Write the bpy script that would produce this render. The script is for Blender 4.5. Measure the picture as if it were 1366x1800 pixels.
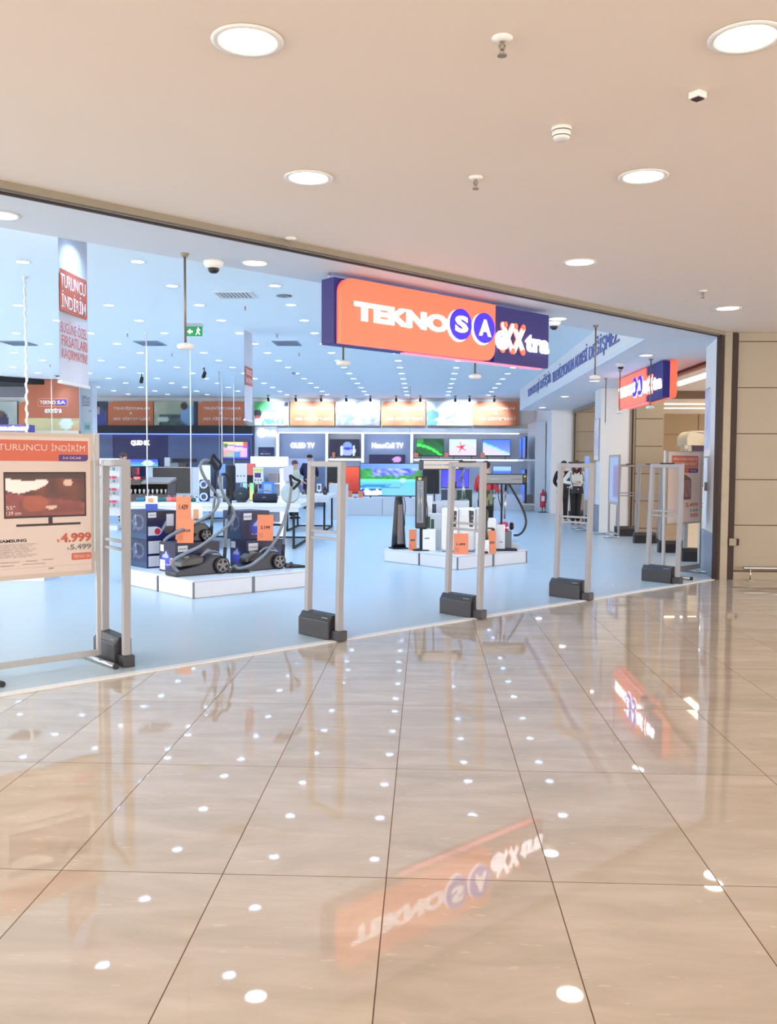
import bpy, bmesh, math, random
from math import pi, sin, cos, sqrt, radians
from mathutils import Vector, Matrix

random.seed(7)
for o in list(bpy.data.objects):
    bpy.data.objects.remove(o)
COL = bpy.context.scene.collection
SC = bpy.context.scene

# ------------------------------------------------------------------ camera
F_PX, YAW, PITCH, ROLL, EYE = 1616.0, -0.0402458, -0.0520054, 0.0055070, 1.5028
cy_, sy_, cp_, sp_ = cos(YAW), sin(YAW), cos(PITCH), sin(PITCH)
FWD = Vector((sy_ * cp_, cy_ * cp_, sp_))
RGT0 = Vector((cy_, -sy_, 0))
UP0 = RGT0.cross(FWD)
RGT = cos(ROLL) * RGT0 + sin(ROLL) * UP0
UP = -sin(ROLL) * RGT0 + cos(ROLL) * UP0
camd = bpy.data.cameras.new('camera')
cam = bpy.data.objects.new('camera', camd)
COL.objects.link(cam)
cam.matrix_world = Matrix(((RGT.x, UP.x, -FWD.x, 0), (RGT.y, UP.y, -FWD.y, 0), (RGT.z, UP.z, -FWD.z, EYE), (0, 0, 0, 1)))
camd.sensor_fit = 'HORIZONTAL'
camd.sensor_width = 36.0
camd.lens = 36.0 * F_PX / 1366.0
camd.clip_end = 300
SC.camera = cam

# ------------------------------------------------------------------ world, exposure
SC.view_settings.view_transform = 'Standard'
SC.view_settings.look = 'None'
SC.view_settings.gamma = 1.0
SC.view_settings.use_curve_mapping = False
SC.view_settings.exposure = 0.48
world = bpy.data.worlds.new('world')
SC.world = world
world.use_nodes = True
bg = world.node_tree.nodes['Background']
bg.inputs[0].default_value = (1.0, 0.925, 0.855, 1)
bg.inputs[1].default_value = 4.15
MALL_E = 20.0        # emission of the mall downlights
SHOP_E = 385.0        # emission of the shop downlights
SPOT_W = 120.0       # track spots on the banners


# ------------------------------------------------------------------ placing on real planes
def ray(px, py):
    return RGT * ((px - 683) / F_PX) + UP * (-(py - 900) / F_PX) + FWD


EYEV = Vector((0, 0, EYE))


def on_floor(px, py, z=0.0):
    d = ray(px, py)
    return EYEV + d * ((z - EYE) / d.z)


def at_y(px, py, y):
    d = ray(px, py)
    return EYEV + d * (y / d.y)


def on_plane(px, py, p, n):
    d = ray(px, py)
    return EYEV + d * ((Vector(p) - EYEV).dot(Vector(n)) / d.dot(Vector(n)))


R2 = sqrt(2.0)


def front(s, d, z=0.0):
    """point from the storefront's own axes: s along it, d behind it"""
    e = d + 5.961
    return Vector(((s - e) / R2, (s + e) / R2, z))


# ------------------------------------------------------------------ materials
def lin(c):
    return tuple((v / 255 / 12.92) if v / 255 <= 0.04045 else ((v / 255 + 0.055) / 1.055) ** 2.4 for v in c[:3])


MATS = {}


def mat(name, rgb=(200, 200, 200), rough=0.5, metal=0.0, emit=None, power=0.0, noise=0.0, scale=8.0, coat=0.0, alpha=1.0, trans=0.0):
    if name in MATS:
        return MATS[name]
    m = bpy.data.materials.new(name)
    m.use_nodes = True
    nt = m.node_tree
    b = nt.nodes['Principled BSDF']
    c = lin(rgb)
    b.inputs['Base Color'].default_value = (*c, 1)
    b.inputs['Roughness'].default_value = rough
    b.inputs['Metallic'].default_value = metal
    if coat:
        b.inputs['Coat Weight'].default_value = coat
        b.inputs['Coat Roughness'].default_value = 0.05
    if trans:
        b.inputs['Transmission Weight'].default_value = trans
    if alpha < 1:
        b.inputs['Alpha'].default_value = alpha
    if emit:
        b.inputs['Emission Color'].default_value = (*lin(emit), 1)
        b.inputs['Emission Strength'].default_value = power
    if noise:
        tc = nt.nodes.new('ShaderNodeTexCoord')
        n = nt.nodes.new('ShaderNodeTexNoise')
        n.inputs['Scale'].default_value = scale
        n.inputs['Detail'].default_value = 4
        nt.links.new(tc.outputs['Object'], n.inputs['Vector'])
        r = nt.nodes.new('ShaderNodeMapRange')
        r.inputs['To Min'].default_value = 1 - noise
        r.inputs['To Max'].default_value = 1 + noise
        nt.links.new(n.outputs['Fac'], r.inputs['Value'])
        mx = nt.nodes.new('ShaderNodeVectorMath')
        mx.operation = 'SCALE'
        mx.inputs[0].default_value = c
        nt.links.new(r.outputs[0], mx.inputs['Scale'])
        nt.links.new(mx.outputs[0], b.inputs['Base Color'])
    MATS[name] = m
    return m


def picture_mat(name, power=0.0, rough=0.4):
    """reads the picture stored in the mesh's own colour layer"""
    if name in MATS:
        return MATS[name]
    m = bpy.data.materials.new(name)
    m.use_nodes = True
    nt = m.node_tree
    b = nt.nodes['Principled BSDF']
    a = nt.nodes.new('ShaderNodeVertexColor')
    a.layer_name = 'picture'
    b.inputs['Roughness'].default_value = rough
    if power:
        b.inputs['Base Color'].default_value = (0.01, 0.01, 0.01, 1)
        nt.links.new(a.outputs[0], b.inputs['Emission Color'])
        b.inputs['Emission Strength'].default_value = power
    else:
        nt.links.new(a.outputs[0], b.inputs['Base Color'])
    MATS[name] = m
    return m


# floor tiles 0.6 x 1.2 m, polished, dark joints
def tile_material():
    m = bpy.data.materials.new('polished_beige_tile')
    m.use_nodes = True
    nt = m.node_tree
    N, L = nt.nodes, nt.links
    b = N['Principled BSDF']
    geo = N.new('ShaderNodeNewGeometry')
    sep = N.new('ShaderNodeSeparateXYZ')
    L.new(geo.outputs['Position'], sep.inputs[0])

    def math_(op, a, c=None, v=None):
        n = N.new('ShaderNodeMath')
        n.operation = op
        if hasattr(a, 'links'):
            L.new(a, n.inputs[0])
        else:
            n.inputs[0].default_value = a
        if c is not None:
            if hasattr(c, 'links'):
                L.new(c, n.inputs[1])
            else:
                n.inputs[1].default_value = c
        return n.outputs[0]

    u = math_('DIVIDE', math_('ADD', sep.outputs[0], 0.6 * 1.22045 + 60), 0.6)
    v = math_('DIVIDE', math_('ADD', sep.outputs[1], -3.2675 + 120), 1.2)
    fu, fv = math_('FRACT', u), math_('FRACT', v)
    eu = math_('MULTIPLY', math_('MINIMUM', fu, math_('SUBTRACT', 1.0, fu)), 0.6)
    ev = math_('MULTIPLY', math_('MINIMUM', fv, math_('SUBTRACT', 1.0, fv)), 1.2)
    edge = math_('MINIMUM', eu, ev)
    joint = math_('LESS_THAN', edge, 0.0021)
    cell = N.new('ShaderNodeCombineXYZ')
    L.new(math_('FLOOR', u), cell.inputs[0])
    L.new(math_('FLOOR', v), cell.inputs[1])
    wn = N.new('ShaderNodeTexWhiteNoise')
    wn.noise_dimensions = '3D'
    L.new(cell.outputs[0], wn.inputs['Vector'])
    # cloudy stone with streaks along X
    mp = N.new('ShaderNodeMapping')
    mp.inputs['Scale'].default_value = (1.2, 4.2, 1)
    L.new(geo.outputs['Position'], mp.inputs[0])
    off = N.new('ShaderNodeVectorMath')
    off.operation = 'MULTIPLY_ADD'
    L.new(wn.outputs['Color'], off.inputs[0])
    off.inputs[1].default_value = (17, 17, 17)
    L.new(mp.outputs[0], off.inputs[2])
    n1 = N.new('ShaderNodeTexNoise')
    n1.inputs['Scale'].default_value = 1.3
    n1.inputs['Detail'].default_value = 6
    n1.inputs['Roughness'].default_value = 0.62
    n1.inputs['Distortion'].default_value = 0.6
    L.new(off.outputs[0], n1.inputs['Vector'])
    cr = N.new('ShaderNodeValToRGB')
    e = cr.color_ramp.elements
    e[0].position, e[0].color = 0.25, (*lin((182, 172, 157)), 1)
    e[1].position, e[1].color = 0.75, (*lin((210, 200, 187)), 1)
    k = cr.color_ramp.elements.new(0.5)
    k.color = (*lin((196, 185, 170)), 1)
    L.new(n1.outputs['Fac'], cr.inputs[0])
    n2 = N.new('ShaderNodeTexNoise')
    n2.inputs['Scale'].default_value = 9
    n2.inputs['Detail'].default_value = 5
    L.new(off.outputs[0], n2.inputs['Vector'])
    spk = math_('MULTIPLY', math_('GREATER_THAN', n2.outputs['Fac'], 0.69), 0.35)
    mx = N.new('ShaderNodeMix')
    mx.data_type = 'RGBA'
    L.new(spk, mx.inputs[0])
    L.new(cr.outputs[0], mx.inputs[6])
    mx.inputs[7].default_value = (*lin((232, 220, 204)), 1)
    tone = N.new('ShaderNodeMapRange')
    tone.inputs['To Min'].default_value = 0.965
    tone.inputs['To Max'].default_value = 1.03
    L.new(wn.outputs['Value'], tone.inputs['Value'])
    sc_ = N.new('ShaderNodeVectorMath')
    sc_.operation = 'SCALE'
    L.new(mx.outputs[2], sc_.inputs[0])
    L.new(tone.outputs[0], sc_.inputs['Scale'])
    mj = N.new('ShaderNodeMix')
    mj.data_type = 'RGBA'
    L.new(joint, mj.inputs[0])
    L.new(sc_.outputs[0], mj.inputs[6])
    mj.inputs[7].default_value = (*lin((96, 70, 52)), 1)
    L.new(mj.outputs[2], b.inputs['Base Color'])
    rg = N.new('ShaderNodeMix')
    L.new(joint, rg.inputs[0])
    rg.inputs[2].default_value = 0.025
    rg.inputs[3].default_value = 0.8
    L.new(rg.outputs[0], b.inputs['Roughness'])
    b.inputs['IOR'].default_value = 1.52
    # each tile is laid a hair out of level, so reflections jump at the joints
    tl = N.new('ShaderNodeVectorMath')
    tl.operation = 'MULTIPLY_ADD'
    L.new(wn.outputs['Color'], tl.inputs[0])
    tl.inputs[1].default_value = (0.007, 0.009, 0)
    tl.inputs[2].default_value = (-0.0035, -0.0045, 0)
    ad = N.new('ShaderNodeVectorMath')
    ad.operation = 'ADD'
    L.new(geo.outputs['Normal'], ad.inputs[0])
    L.new(tl.outputs[0], ad.inputs[1])
    nm = N.new('ShaderNodeVectorMath')
    nm.operation = 'NORMALIZE'
    L.new(ad.outputs[0], nm.inputs[0])
    L.new(nm.outputs[0], b.inputs['Normal'])
    return m


TILE = tile_material()
M_CEIL = mat('painted_ceiling_warm', (236, 224, 214), 0.85, noise=0.015, scale=0.6)
M_SOFF = mat('painted_soffit', (220, 227, 238), 0.85, noise=0.01, scale=0.8)
M_WHITEC = mat('painted_ceiling_white', (238, 249, 255), 0.85, noise=0.01, scale=0.5)
M_SHOPF = mat('grey_vinyl_floor', (174, 191, 200), 0.30, noise=0.025, scale=0.7)
M_WALL = mat('white_wall_paint', (228, 230, 232), 0.75, noise=0.01)
M_BRONZE = mat('bronze_metal_trim', (148, 138, 122), 0.45, 0.35, noise=0.08, scale=14)
M_DARKTRIM = mat('dark_brown_groove', (48, 30, 24), 0.6)
M_STONE = mat('beige_stone_cladding', (164, 152, 134), 0.42, noise=0.05, scale=2.2)
M_STONE_J = mat('stone_joint', (104, 84, 66), 0.8)
M_STEEL = mat('brushed_steel', (196, 190, 182), 0.28, 0.9)
M_STRIP = mat('pale_threshold_metal', (222, 224, 224), 0.45)
M_WPLAST = mat('white_plastic', (232, 232, 230), 0.35)
M_ALU = mat('light_grey_aluminium', (168, 168, 168), 0.42, 0.25)
M_GATE = mat('gate_grey_plastic', (152, 152, 156), 0.45)
M_CHAR = mat('charcoal_plastic', (44, 43, 50), 0.42)
M_BLACK = mat('black_plastic', (22, 22, 27), 0.35)
M_BLACKM = mat('matt_black', (26, 25, 30), 0.7)
M_DGREY = mat('dark_grey_plastic', (62, 64, 68), 0.4)
M_GREYP = mat('mid_grey_plastic', (122, 126, 130), 0.38)
M_SILVER = mat('silver_tube', (178, 182, 188), 0.25, 0.8)
M_LAM = mat('white_laminate', (216, 219, 224), 0.3)
M_SEAM = mat('grey_seam', (110, 116, 122), 0.5)
M_ORANGE = mat('orange_card', (226, 132, 92), 0.6)
M_ORANGEP = mat('orange_panel', (205, 120, 82), 0.55)
M_NAVY = mat('navy_panel', (34, 34, 84), 0.45)
M_SLATE = mat('slate_panel', (84, 96, 128), 0.5)
M_INK = mat('black_ink', (40, 34, 40), 0.6)
M_REDINK = mat('coral_ink', (206, 92, 74), 0.6)
M_PURP = mat('purple_ink', (84, 58, 120), 0.6)
M_GREYINK = mat('grey_ink', (128, 122, 122), 0.6)
M_WHITEINK = mat('white_ink', (242, 240, 238), 0.6)
M_PAPER = mat('white_paper', (236, 236, 236), 0.7)
M_POSTER = mat('poster_paper', (206, 190, 182), 0.5)
M_CORAL = mat('coral_print', (196, 98, 76), 0.55)
M_BOXN = mat('navy_carton', (32, 40, 78), 0.5, noise=0.2, scale=9)
M_RED = mat('red_enamel', (196, 44, 44), 0.35)
M_SKIN = mat('skin', (214, 164, 138), 0.55)
M_HAIR = mat('brown_hair', (74, 42, 34), 0.6)
M_HAIRD = mat('dark_hair', (40, 28, 30), 0.6)
M_LAMP_M = mat('mall_lamp_glow', (255, 255, 255), 0.5, emit=(255, 240, 228), power=MALL_E)
M_LAMP_S = mat('shop_lamp_glow', (255, 255, 255), 0.5, emit=(176, 214, 255), power=SHOP_E)
M_LAMP_F = mat('soffit_lamp_glow', (255, 255, 255), 0.5, emit=(236, 240, 255), power=9)
M_BAFFLE = mat('black_baffle', (30, 30, 32), 0.7)
M_REFL = mat('lamp_reflector_lip', (150, 156, 162), 0.5)
M_GLOW = mat('white_glow', (255, 255, 255), 0.5, emit=(225, 236, 255), power=5.0)
M_GLOWW = mat('warm_glow', (255, 255, 255), 0.5, emit=(255, 236, 190), power=5.0)
M_LETW = mat('lit_letter_white', (255, 255, 255), 0.5, emit=(250, 236, 255), power=1.0)
M_LETX = mat('lit_letter_bright', (255, 255, 255), 0.5, emit=(240, 240, 255), power=1.9)
M_SIGNO = mat('lit_orange_face', (240, 112, 74), 0.4, emit=(250, 112, 92), power=0.42)
M_SIGNN = mat('lit_navy_face', (26, 22, 78), 0.55, emit=(40, 34, 130), power=0.3)
M_SIGNB = mat('lit_blue_disc', (50, 30, 190), 0.4, emit=(44, 20, 215), power=0.7)
M_SIGNP = mat('lit_pink_edge', (240, 110, 120), 0.4, emit=(255, 120, 150), power=1.0)
M_LEDB = mat('blue_led_strip', (60, 80, 255), 0.5, emit=(70, 90, 255), power=6.0)
M_LEDR = mat('red_led_strip', (255, 70, 60), 0.5, emit=(255, 60, 60), power=4.0)
M_PIC = picture_mat('printed_picture')
M_SCREEN = picture_mat('lit_screen', 1.0)
M_POSTER_GLOW = picture_mat('self_lit_poster', 0.42)  # printed posters glow by themselves, standing for the light on them


# ------------------------------------------------------------------ mesh helpers
class MB:
    def __init__(self):
        self.v, self.f, self.sm = [], [], []

    def add(self, verts, faces, smooth=False):
        k = len(self.v)
        self.v += [tuple(p) for p in verts]
        self.f += [tuple(i + k for i in q) for q in faces]
        self.sm += [smooth] * len(faces)
        return self

    def box(self, x0, x1, y0, y1, z0, z1):
        if x0 > x1: x0, x1 = x1, x0
        if y0 > y1: y0, y1 = y1, y0
        if z0 > z1: z0, z1 = z1, z0
        return self.add([(x0, y0, z0), (x1, y0, z0), (x1, y1, z0), (x0, y1, z0), (x0, y0, z1), (x1, y0, z1), (x1, y1, z1), (x0, y1, z1)],
                        [(0, 3, 2, 1), (4, 5, 6, 7), (0, 1, 5, 4), (1, 2, 6, 5), (2, 3, 7, 6), (3, 0, 4, 7)])

    def prism(self, poly, y0, y1, smooth=False):
        """poly of (x,z) counter-clockwise seen from the front (-y)"""
        n = len(poly)
        self.add([(x, y0, z) for x, z in poly] + [(x, y1, z) for x, z in poly],
                 [tuple(range(n)), tuple(range(2 * n - 1, n - 1, -1))])
        k = len(self.v) - 2 * n
        for i in range(n):
            j = (i + 1) % n
            self.f.append((k + i, k + n + i, k + n + j, k + j))
            self.sm.append(smooth)
        return self

    def slab(self, poly, z0, z1):
        """poly of (x,y) counter-clockwise seen from above"""
        n = len(poly)
        k = len(self.v)
        self.v += [(x, y, z0) for x, y in poly] + [(x, y, z1) for x, y in poly]
        self.f += [tuple(k + i for i in range(n - 1, -1, -1)), tuple(k + n + i for i in range(n))]
        self.sm += [False, False]
        for i in range(n):
            j = (i + 1) % n
            self.f.append((k + i, k + j, k + n + j, k + n + i))
            self.sm.append(False)
        return self

    def profile_yz(self, poly, x0, x1):
        """poly of (y,z), swept along x"""
        n = len(poly)
        k = len(self.v)
        self.v += [(x0, y, z) for y, z in poly] + [(x1, y, z) for y, z in poly]
        self.f += [tuple(k + i for i in range(n)), tuple(k + n + i for i in range(n - 1, -1, -1))]
        self.sm += [False, False]
        for i in range(n):
            j = (i + 1) % n
            self.f.append((k + i, k + n + i, k + n + j, k + j))
            self.sm.append(False)
        return self

    def rod(self, p0, p1, r, r2=None, n=14, smooth=True):
        p0, p1 = Vector(p0), Vector(p1)
        r2 = r if r2 is None else r2
        d = (p1 - p0).normalized()
        a = d.orthogonal().normalized()
        b = d.cross(a)
        k = len(self.v)
        for p, q in ((p0, r), (p1, r2)):
            for i in range(n):
                t = 2 * pi * i / n
                self.v.append(tuple(p + a * (q * cos(t)) + b * (q * sin(t))))
        for i in range(n):
            j = (i + 1) % n
            self.f.append((k + i, k + j, k + n + j, k + n + i))
            self.sm.append(smooth)
        self.f += [tuple(k + i for i in range(n - 1, -1, -1)), tuple(k + n + i for i in range(n))]
        self.sm += [False, False]
        return self

    def tube(self, pts, r, n=10, rib=0):
        """smooth tube through the points (Catmull-Rom), r a number or a list"""
        P = [Vector(p) for p in pts]
        if len(P) > 2:
            Q, RR = [], []
            rr = r if isinstance(r, (list, tuple)) else [r] * len(P)
            for i in range(len(P) - 1):
                a, b, c, d = P[max(i - 1, 0)], P[i], P[i + 1], P[min(i + 2, len(P) - 1)]
                for s in range(6):
                    t = s / 6
                    Q.append(0.5 * ((2 * b) + (c - a) * t + (2 * a - 5 * b + 4 * c - d) * t * t + (3 * b - a - 3 * c + d) * t ** 3))
                    RR.append(rr[i] * (1 - t) + rr[i + 1] * t)
            Q.append(P[-1]); RR.append(rr[-1])
        else:
            Q, RR = P, ([r] * 2 if not isinstance(r, (list, tuple)) else list(r))
        k = len(self.v)
        prev = None
        for i, p in enumerate(Q):
            d = (Q[min(i + 1, len(Q) - 1)] - Q[max(i - 1, 0)]).normalized()
            a = d.orthogonal().normalized() if prev is None else (prev - d * prev.dot(d)).normalized()
            prev = a
            b = d.cross(a)
            q = RR[i]
            for j in range(n):
                t = 2 * pi * j / n
                self.v.append(tuple(p + a * (q * cos(t)) + b * (q * sin(t))))
        for i in range(len(Q) - 1):
            for j in range(n):
                m = (j + 1) % n
                self.f.append((k + i * n + j, k + i * n + m, k + (i + 1) * n + m, k + (i + 1) * n + j))
                self.sm.append(True)
        self.f += [tuple(k + j for j in range(n - 1, -1, -1)), tuple(k + (len(Q) - 1) * n + j for j in range(n))]
        self.sm += [False, False]
        return self

    def lathe(self, prof, c=(0, 0, 0), n=28, axis='z', smooth=True, sy=1.0, caps=True):
        """prof of (r, h)"""
        k = len(self.v)
        for r, h in prof:
            for i in range(n):
                t = 2 * pi * i / n
                a, b = r * cos(t), r * sin(t) * sy
                if axis == 'z':
                    p = (c[0] + a, c[1] + b, c[2] + h)
                elif axis == 'y':
                    p = (c[0] + a, c[1] + h, c[2] + b)
                else:
                    p = (c[0] + h, c[1] + a, c[2] + b)
                self.v.append(p)
        for s in range(len(prof) - 1):
            for i in range(n):
                j = (i + 1) % n
                self.f.append((k + s * n + i, k + s * n + j, k + (s + 1) * n + j, k + (s + 1) * n + i))
                self.sm.append(smooth)
        if caps:
            self.f += [tuple(k + i for i in range(n - 1, -1, -1)), tuple(k + (len(prof) - 1) * n + i for i in range(n))]
            self.sm += [False, False]
        return self

    def ball(self, c, rx, ry=None, rz=None, n=16, m=10):
        ry = rx if ry is None else ry
        rz = rx if rz is None else rz
        k = len(self.v)
        for i in range(m + 1):
            ph = -pi / 2 + pi * i / m
            for j in range(n):
                t = 2 * pi * j / n
                self.v.append((c[0] + rx * max(cos(ph), 1e-4) * cos(t), c[1] + ry * max(cos(ph), 1e-4) * sin(t), c[2] + rz * sin(ph)))
        for i in range(m):
            for j in range(n):
                q = (j + 1) % n
                self.f.append((k + i * n + j, k + i * n + q, k + (i + 1) * n + q, k + (i + 1) * n + j))
                self.sm.append(True)
        return self

    def build(self, name, m, parent=None, bevel=0.0, fix=True):
        me = bpy.data.meshes.new(name)
        me.from_pydata(self.v, [], self.f)
        me.polygons.foreach_set('use_smooth', self.sm)
        if fix:
            bm = bmesh.new()
            bm.from_mesh(me)
            bmesh.ops.recalc_face_normals(bm, faces=bm.faces)
            bm.to_mesh(me)
            bm.free()
        me.materials.append(m)
        o = bpy.data.objects.new(name, me)
        COL.objects.link(o)
        if parent:
            o.parent = parent
        if bevel:
            b = o.modifiers.new('edge', 'BEVEL')
            b.width = bevel
            b.segments = 2
            b.limit_method = 'ANGLE'
        return o


def thing(name, label, cat, loc=(0, 0, 0), rz=0.0, group=None):
    o = bpy.data.objects.new(name, None)
    o.empty_display_size = 0.1
    COL.objects.link(o)
    o.location = loc
    o.rotation_euler = (0, 0, rz)
    o['label'] = label
    o['category'] = cat
    if group:
        o['group'] = group
    return o


def tag(o, label, cat, group=None, kind=None):
    o['label'] = label
    o['category'] = cat
    if group: o['group'] = group
    if kind: o['kind'] = kind
    return o


def struct(name, mb, m, label=None, parent=None, bevel=0.0):
    o = mb.build(name, m, parent, bevel)
    o['kind'] = 'structure'
    if label: o['label'] = label
    if parent is None:
        o['category'] = name.split('_')[0].split('.')[0]
    return o


def copy_tree(o, loc=None, rz=None, label=None, parent=None):
    c = o.copy()
    COL.objects.link(c)
    if parent: c.parent = parent
    for ch in [x for x in bpy.data.objects if x.parent == o]:
        copy_tree(ch, parent=c)
    if loc is not None: c.location = loc
    if rz is not None: c.rotation_euler = (0, 0, rz)
    if label: c['label'] = label
    return c


def rrect(x0, x1, z0, z1, r, corners=(1, 1, 1, 1), n=6):
    """counter-clockwise from bottom-left; corners = bl, br, tr, tl"""
    out = []
    for (cx, cz, a0, on) in ((x0, z0, pi, corners[0]), (x1, z0, 1.5 * pi, corners[1]), (x1, z1, 0, corners[2]), (x0, z1, pi / 2, corners[3])):
        if not on:
            out.append((cx, cz))
            continue
        ccx = cx + r if cx == x0 else cx - r
        ccz = cz + r if cz == z0 else cz - r
        for i in range(n + 1):
            t = a0 + (pi / 2) * i / n
            out.append((ccx + r * cos(t), ccz + r * sin(t)))
    return out


def lettering(s, x0, x1, z0, z1, y, m, parent, name='lettering', bold=0.0, depth=0.002, shear=0.0, keep=False):
    """one line of writing fitted into the rectangle, facing -y"""
    cu = bpy.data.curves.new(name, 'FONT')
    cu.body = s
    cu.size = 1.0
    cu.offset = bold
    cu.extrude = 0.0
    cu.shear = shear
    cu.resolution_u = 3
    tmp = bpy.data.objects.new('tmp', cu)
    COL.objects.link(tmp)
    dg = bpy.context.evaluated_depsgraph_get()
    me = bpy.data.meshes.new_from_object(tmp.evaluated_get(dg))
    bpy.data.objects.remove(tmp)
    bpy.data.curves.remove(cu)
    xs = [v.co.x for v in me.vertices]
    ys = [v.co.y for v in me.vertices]
    if not xs:
        return None
    ax, bx, ay, by = min(xs), max(xs), min(ys), max(ys)
    sx = (x1 - x0) / max(bx - ax, 1e-6)
    sz = (z1 - z0) / max(by - ay, 1e-6)
    bm = bmesh.new()
    bm.from_mesh(me)
    for v in bm.verts:
        v.co = Vector((x0 + (v.co.x - ax) * sx, y, z0 + (v.co.y - ay) * sz))
    if depth > 0:
        g = bmesh.ops.extrude_face_region(bm, geom=list(bm.faces))
        for e_ in g['geom']:
            if isinstance(e_, bmesh.types.BMVert):
                e_.co.y -= depth
    bmesh.ops.recalc_face_normals(bm, faces=bm.faces)
    bm.to_mesh(me)
    bm.free()
    me.materials.clear()
    me.materials.append(m)
    o = bpy.data.objects.new(name, me)
    me.name = name
    COL.objects.link(o)
    o.parent = parent
    return o


def picture(name, parent, x0, x1, z0, z1, y, func, nx=28, nz=16, m=None, thick=0.0):
    """a printed or lit picture: func(u,v)->(r,g,b) 0..255, u to the viewer's right, v up"""
    me = bpy.data.meshes.new(name)
    vs, fs, cs = [], [], []
    for j in range(nz + 1):
        for i in range(nx + 1):
            u, v = i / nx, j / nz
            vs.append((x0 + (x1 - x0) * u, y, z0 + (z1 - z0) * v))
            cs.append(func(u, v))
    for j in range(nz):
        for i in range(nx):
            a = j * (nx + 1) + i
            fs.append((a, a + 1, a + nx + 2, a + nx + 1))
    me.from_pydata(vs, [], fs)
    at = me.color_attributes.new('picture', 'FLOAT_COLOR', 'POINT')
    for i, c in enumerate(cs):
        at.data[i].color = (*lin([min(255, max(0, q)) for q in c]), 1)
    me.materials.append(m or M_PIC)
    o = bpy.data.objects.new(name, me)
    COL.objects.link(o)
    if parent: o.parent = parent
    return o


def mix(a, b, t):
    t = min(1, max(0, t))
    return tuple(a[i] * (1 - t) + b[i] * t for i in range(3))


def hsh(i, j=0):
    return (math.sin(i * 127.1 + j * 311.7) * 43758.5453) % 1.0


def vnoise(x, y):
    i, j = math.floor(x), math.floor(y)
    fx, fy = x - i, y - j
    fx, fy = fx * fx * (3 - 2 * fx), fy * fy * (3 - 2 * fy)
    return (hsh(i, j) * (1 - fx) + hsh(i + 1, j) * fx) * (1 - fy) + (hsh(i, j + 1) * (1 - fx) + hsh(i + 1, j + 1) * fx) * fy


def blob(u, v, cx, cz, rx, rz):
    return ((u - cx) / rx) ** 2 + ((v - cz) / rz) ** 2 < 1


FRONT = radians(45)      # parallel to the storefront, seen from the mall
SIDE = radians(-90)      # facing -X
exec_parts = []
ZC = 3.85     # height of the shop's own ceiling
# ================================================================== SETTING
def fr2(s, d):
    p = front(s, d)
    return (p.x, p.y)


CORNER = (3.93, 12.36)
# mall floor in front of the shop and beyond the side entrance
struct('floor', MB().slab([(-14, -9), (16, -9), (16, 34), (-14, 34)], -0.05, 0.0), TILE, 'polished beige tile floor of the mall')
# shop floor
shop_poly = [fr2(-9, 0.06), fr2(11.6, 0.06), (4.5, 13.4), (4.5, 28.6), (4.5, 34), (-18, 34)]
struct('floor', MB().slab(shop_poly, 0.0005, 0.006), M_SHOPF, 'smooth pale grey floor of the shop')
struct('trim_1', MB().slab([fr2(-9, -0.01), fr2(11.5, -0.01), fr2(11.5, 0.075), fr2(-9, 0.075)], 0.001, 0.009), M_STRIP, 'pale threshold strip along the shop front')
struct('trim_2', MB().slab([(4.47, 13.5), (4.54, 13.5), (4.54, 20.6), (4.47, 20.6)], 0.001, 0.009), M_STRIP, 'pale threshold strip of the side entrance')
# ceilings
struct('ceiling', MB().slab([(-14, -9), (16, -9), (16, 34), (4.6, 34), (4.6, 13.2), fr2(11.55, 0.0), fr2(-9, 0.0)], 3.252, 3.33), M_CEIL, 'warm white ceiling of the mall')
struct('ceiling', MB().slab([fr2(-9, 0.0), fr2(11.55, 0.0), (4.6, 13.2), (4.6, 29.1), (2.93, 29.1), (2.93, 12.61), fr2(-9, 0.96)], 3.2, 3.26), M_SOFF, 'lower white soffit inside the shop entrances')
struct('wall_soffit', MB().slab([(2.93, 12.61), (2.99, 12.61), (2.99, 29.04), (4.6, 29.04), (4.6, 29.1), (2.93, 29.1)], 3.262, ZC), M_WALL, 'white bulkhead carrying the blue slogan')
struct('wall_step', MB().slab([fr2(-9, 0.90), fr2(11.05, 0.90), fr2(11.02, 0.96), fr2(-9, 0.96)], 3.262, ZC), M_WALL)
# the high ceiling is laid out in cells, each with the round opening of a recessed lamp
GX, GY, GX0, GY0, LR = 1.368, 1.4683, -0.643, 9.274, 0.078
cl = MB()


def lamp_here(x, y):
    return (y - x - 8.43) / R2 >= 1.12 and y <= 32.6 and x <= 2.7 and x / y >= -0.50


for j in range(-2, 17):
    for i in range(-13, 5):
        cx, cy = GX0 + GX * i, GY0 + GY * j
        x0, x1, y0, y1 = cx - GX / 2, cx + GX / 2, cy - GY / 2, cy + GY / 2
        if y0 < (x0 + 8.43) - 4: continue
        if i > 2 and y1 < 29.0:
            if i == 3:
                cl.add([(x0, y0, ZC), (2.96, y0, ZC), (2.96, y1, ZC), (x0, y1, ZC)], [(0, 1, 2, 3)])
            continue
        if not lamp_here(cx, cy):
            cl.add([(x0, y0, ZC), (x1, y0, ZC), (x1, y1, ZC), (x0, y1, ZC)], [(0, 1, 2, 3)])
            continue
        n = 24
        ring, sq = [], []
        for k in range(n):
            a_ = 2 * pi * k / n
            c_, s_ = cos(a_), sin(a_)
            ring.append((cx + LR * c_, cy + LR * s_, ZC))
            q = max(abs(c_), abs(s_))
            sq.append((cx + GX / 2 * c_ / q, cy + GY / 2 * s_ / q, ZC))
        cl.add(ring + sq, [(k, (k + 1) % n, n + (k + 1) % n, n + k) for k in range(n)])
struct('ceiling', cl, M_WHITEC, 'high white ceiling of the shop')
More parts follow.
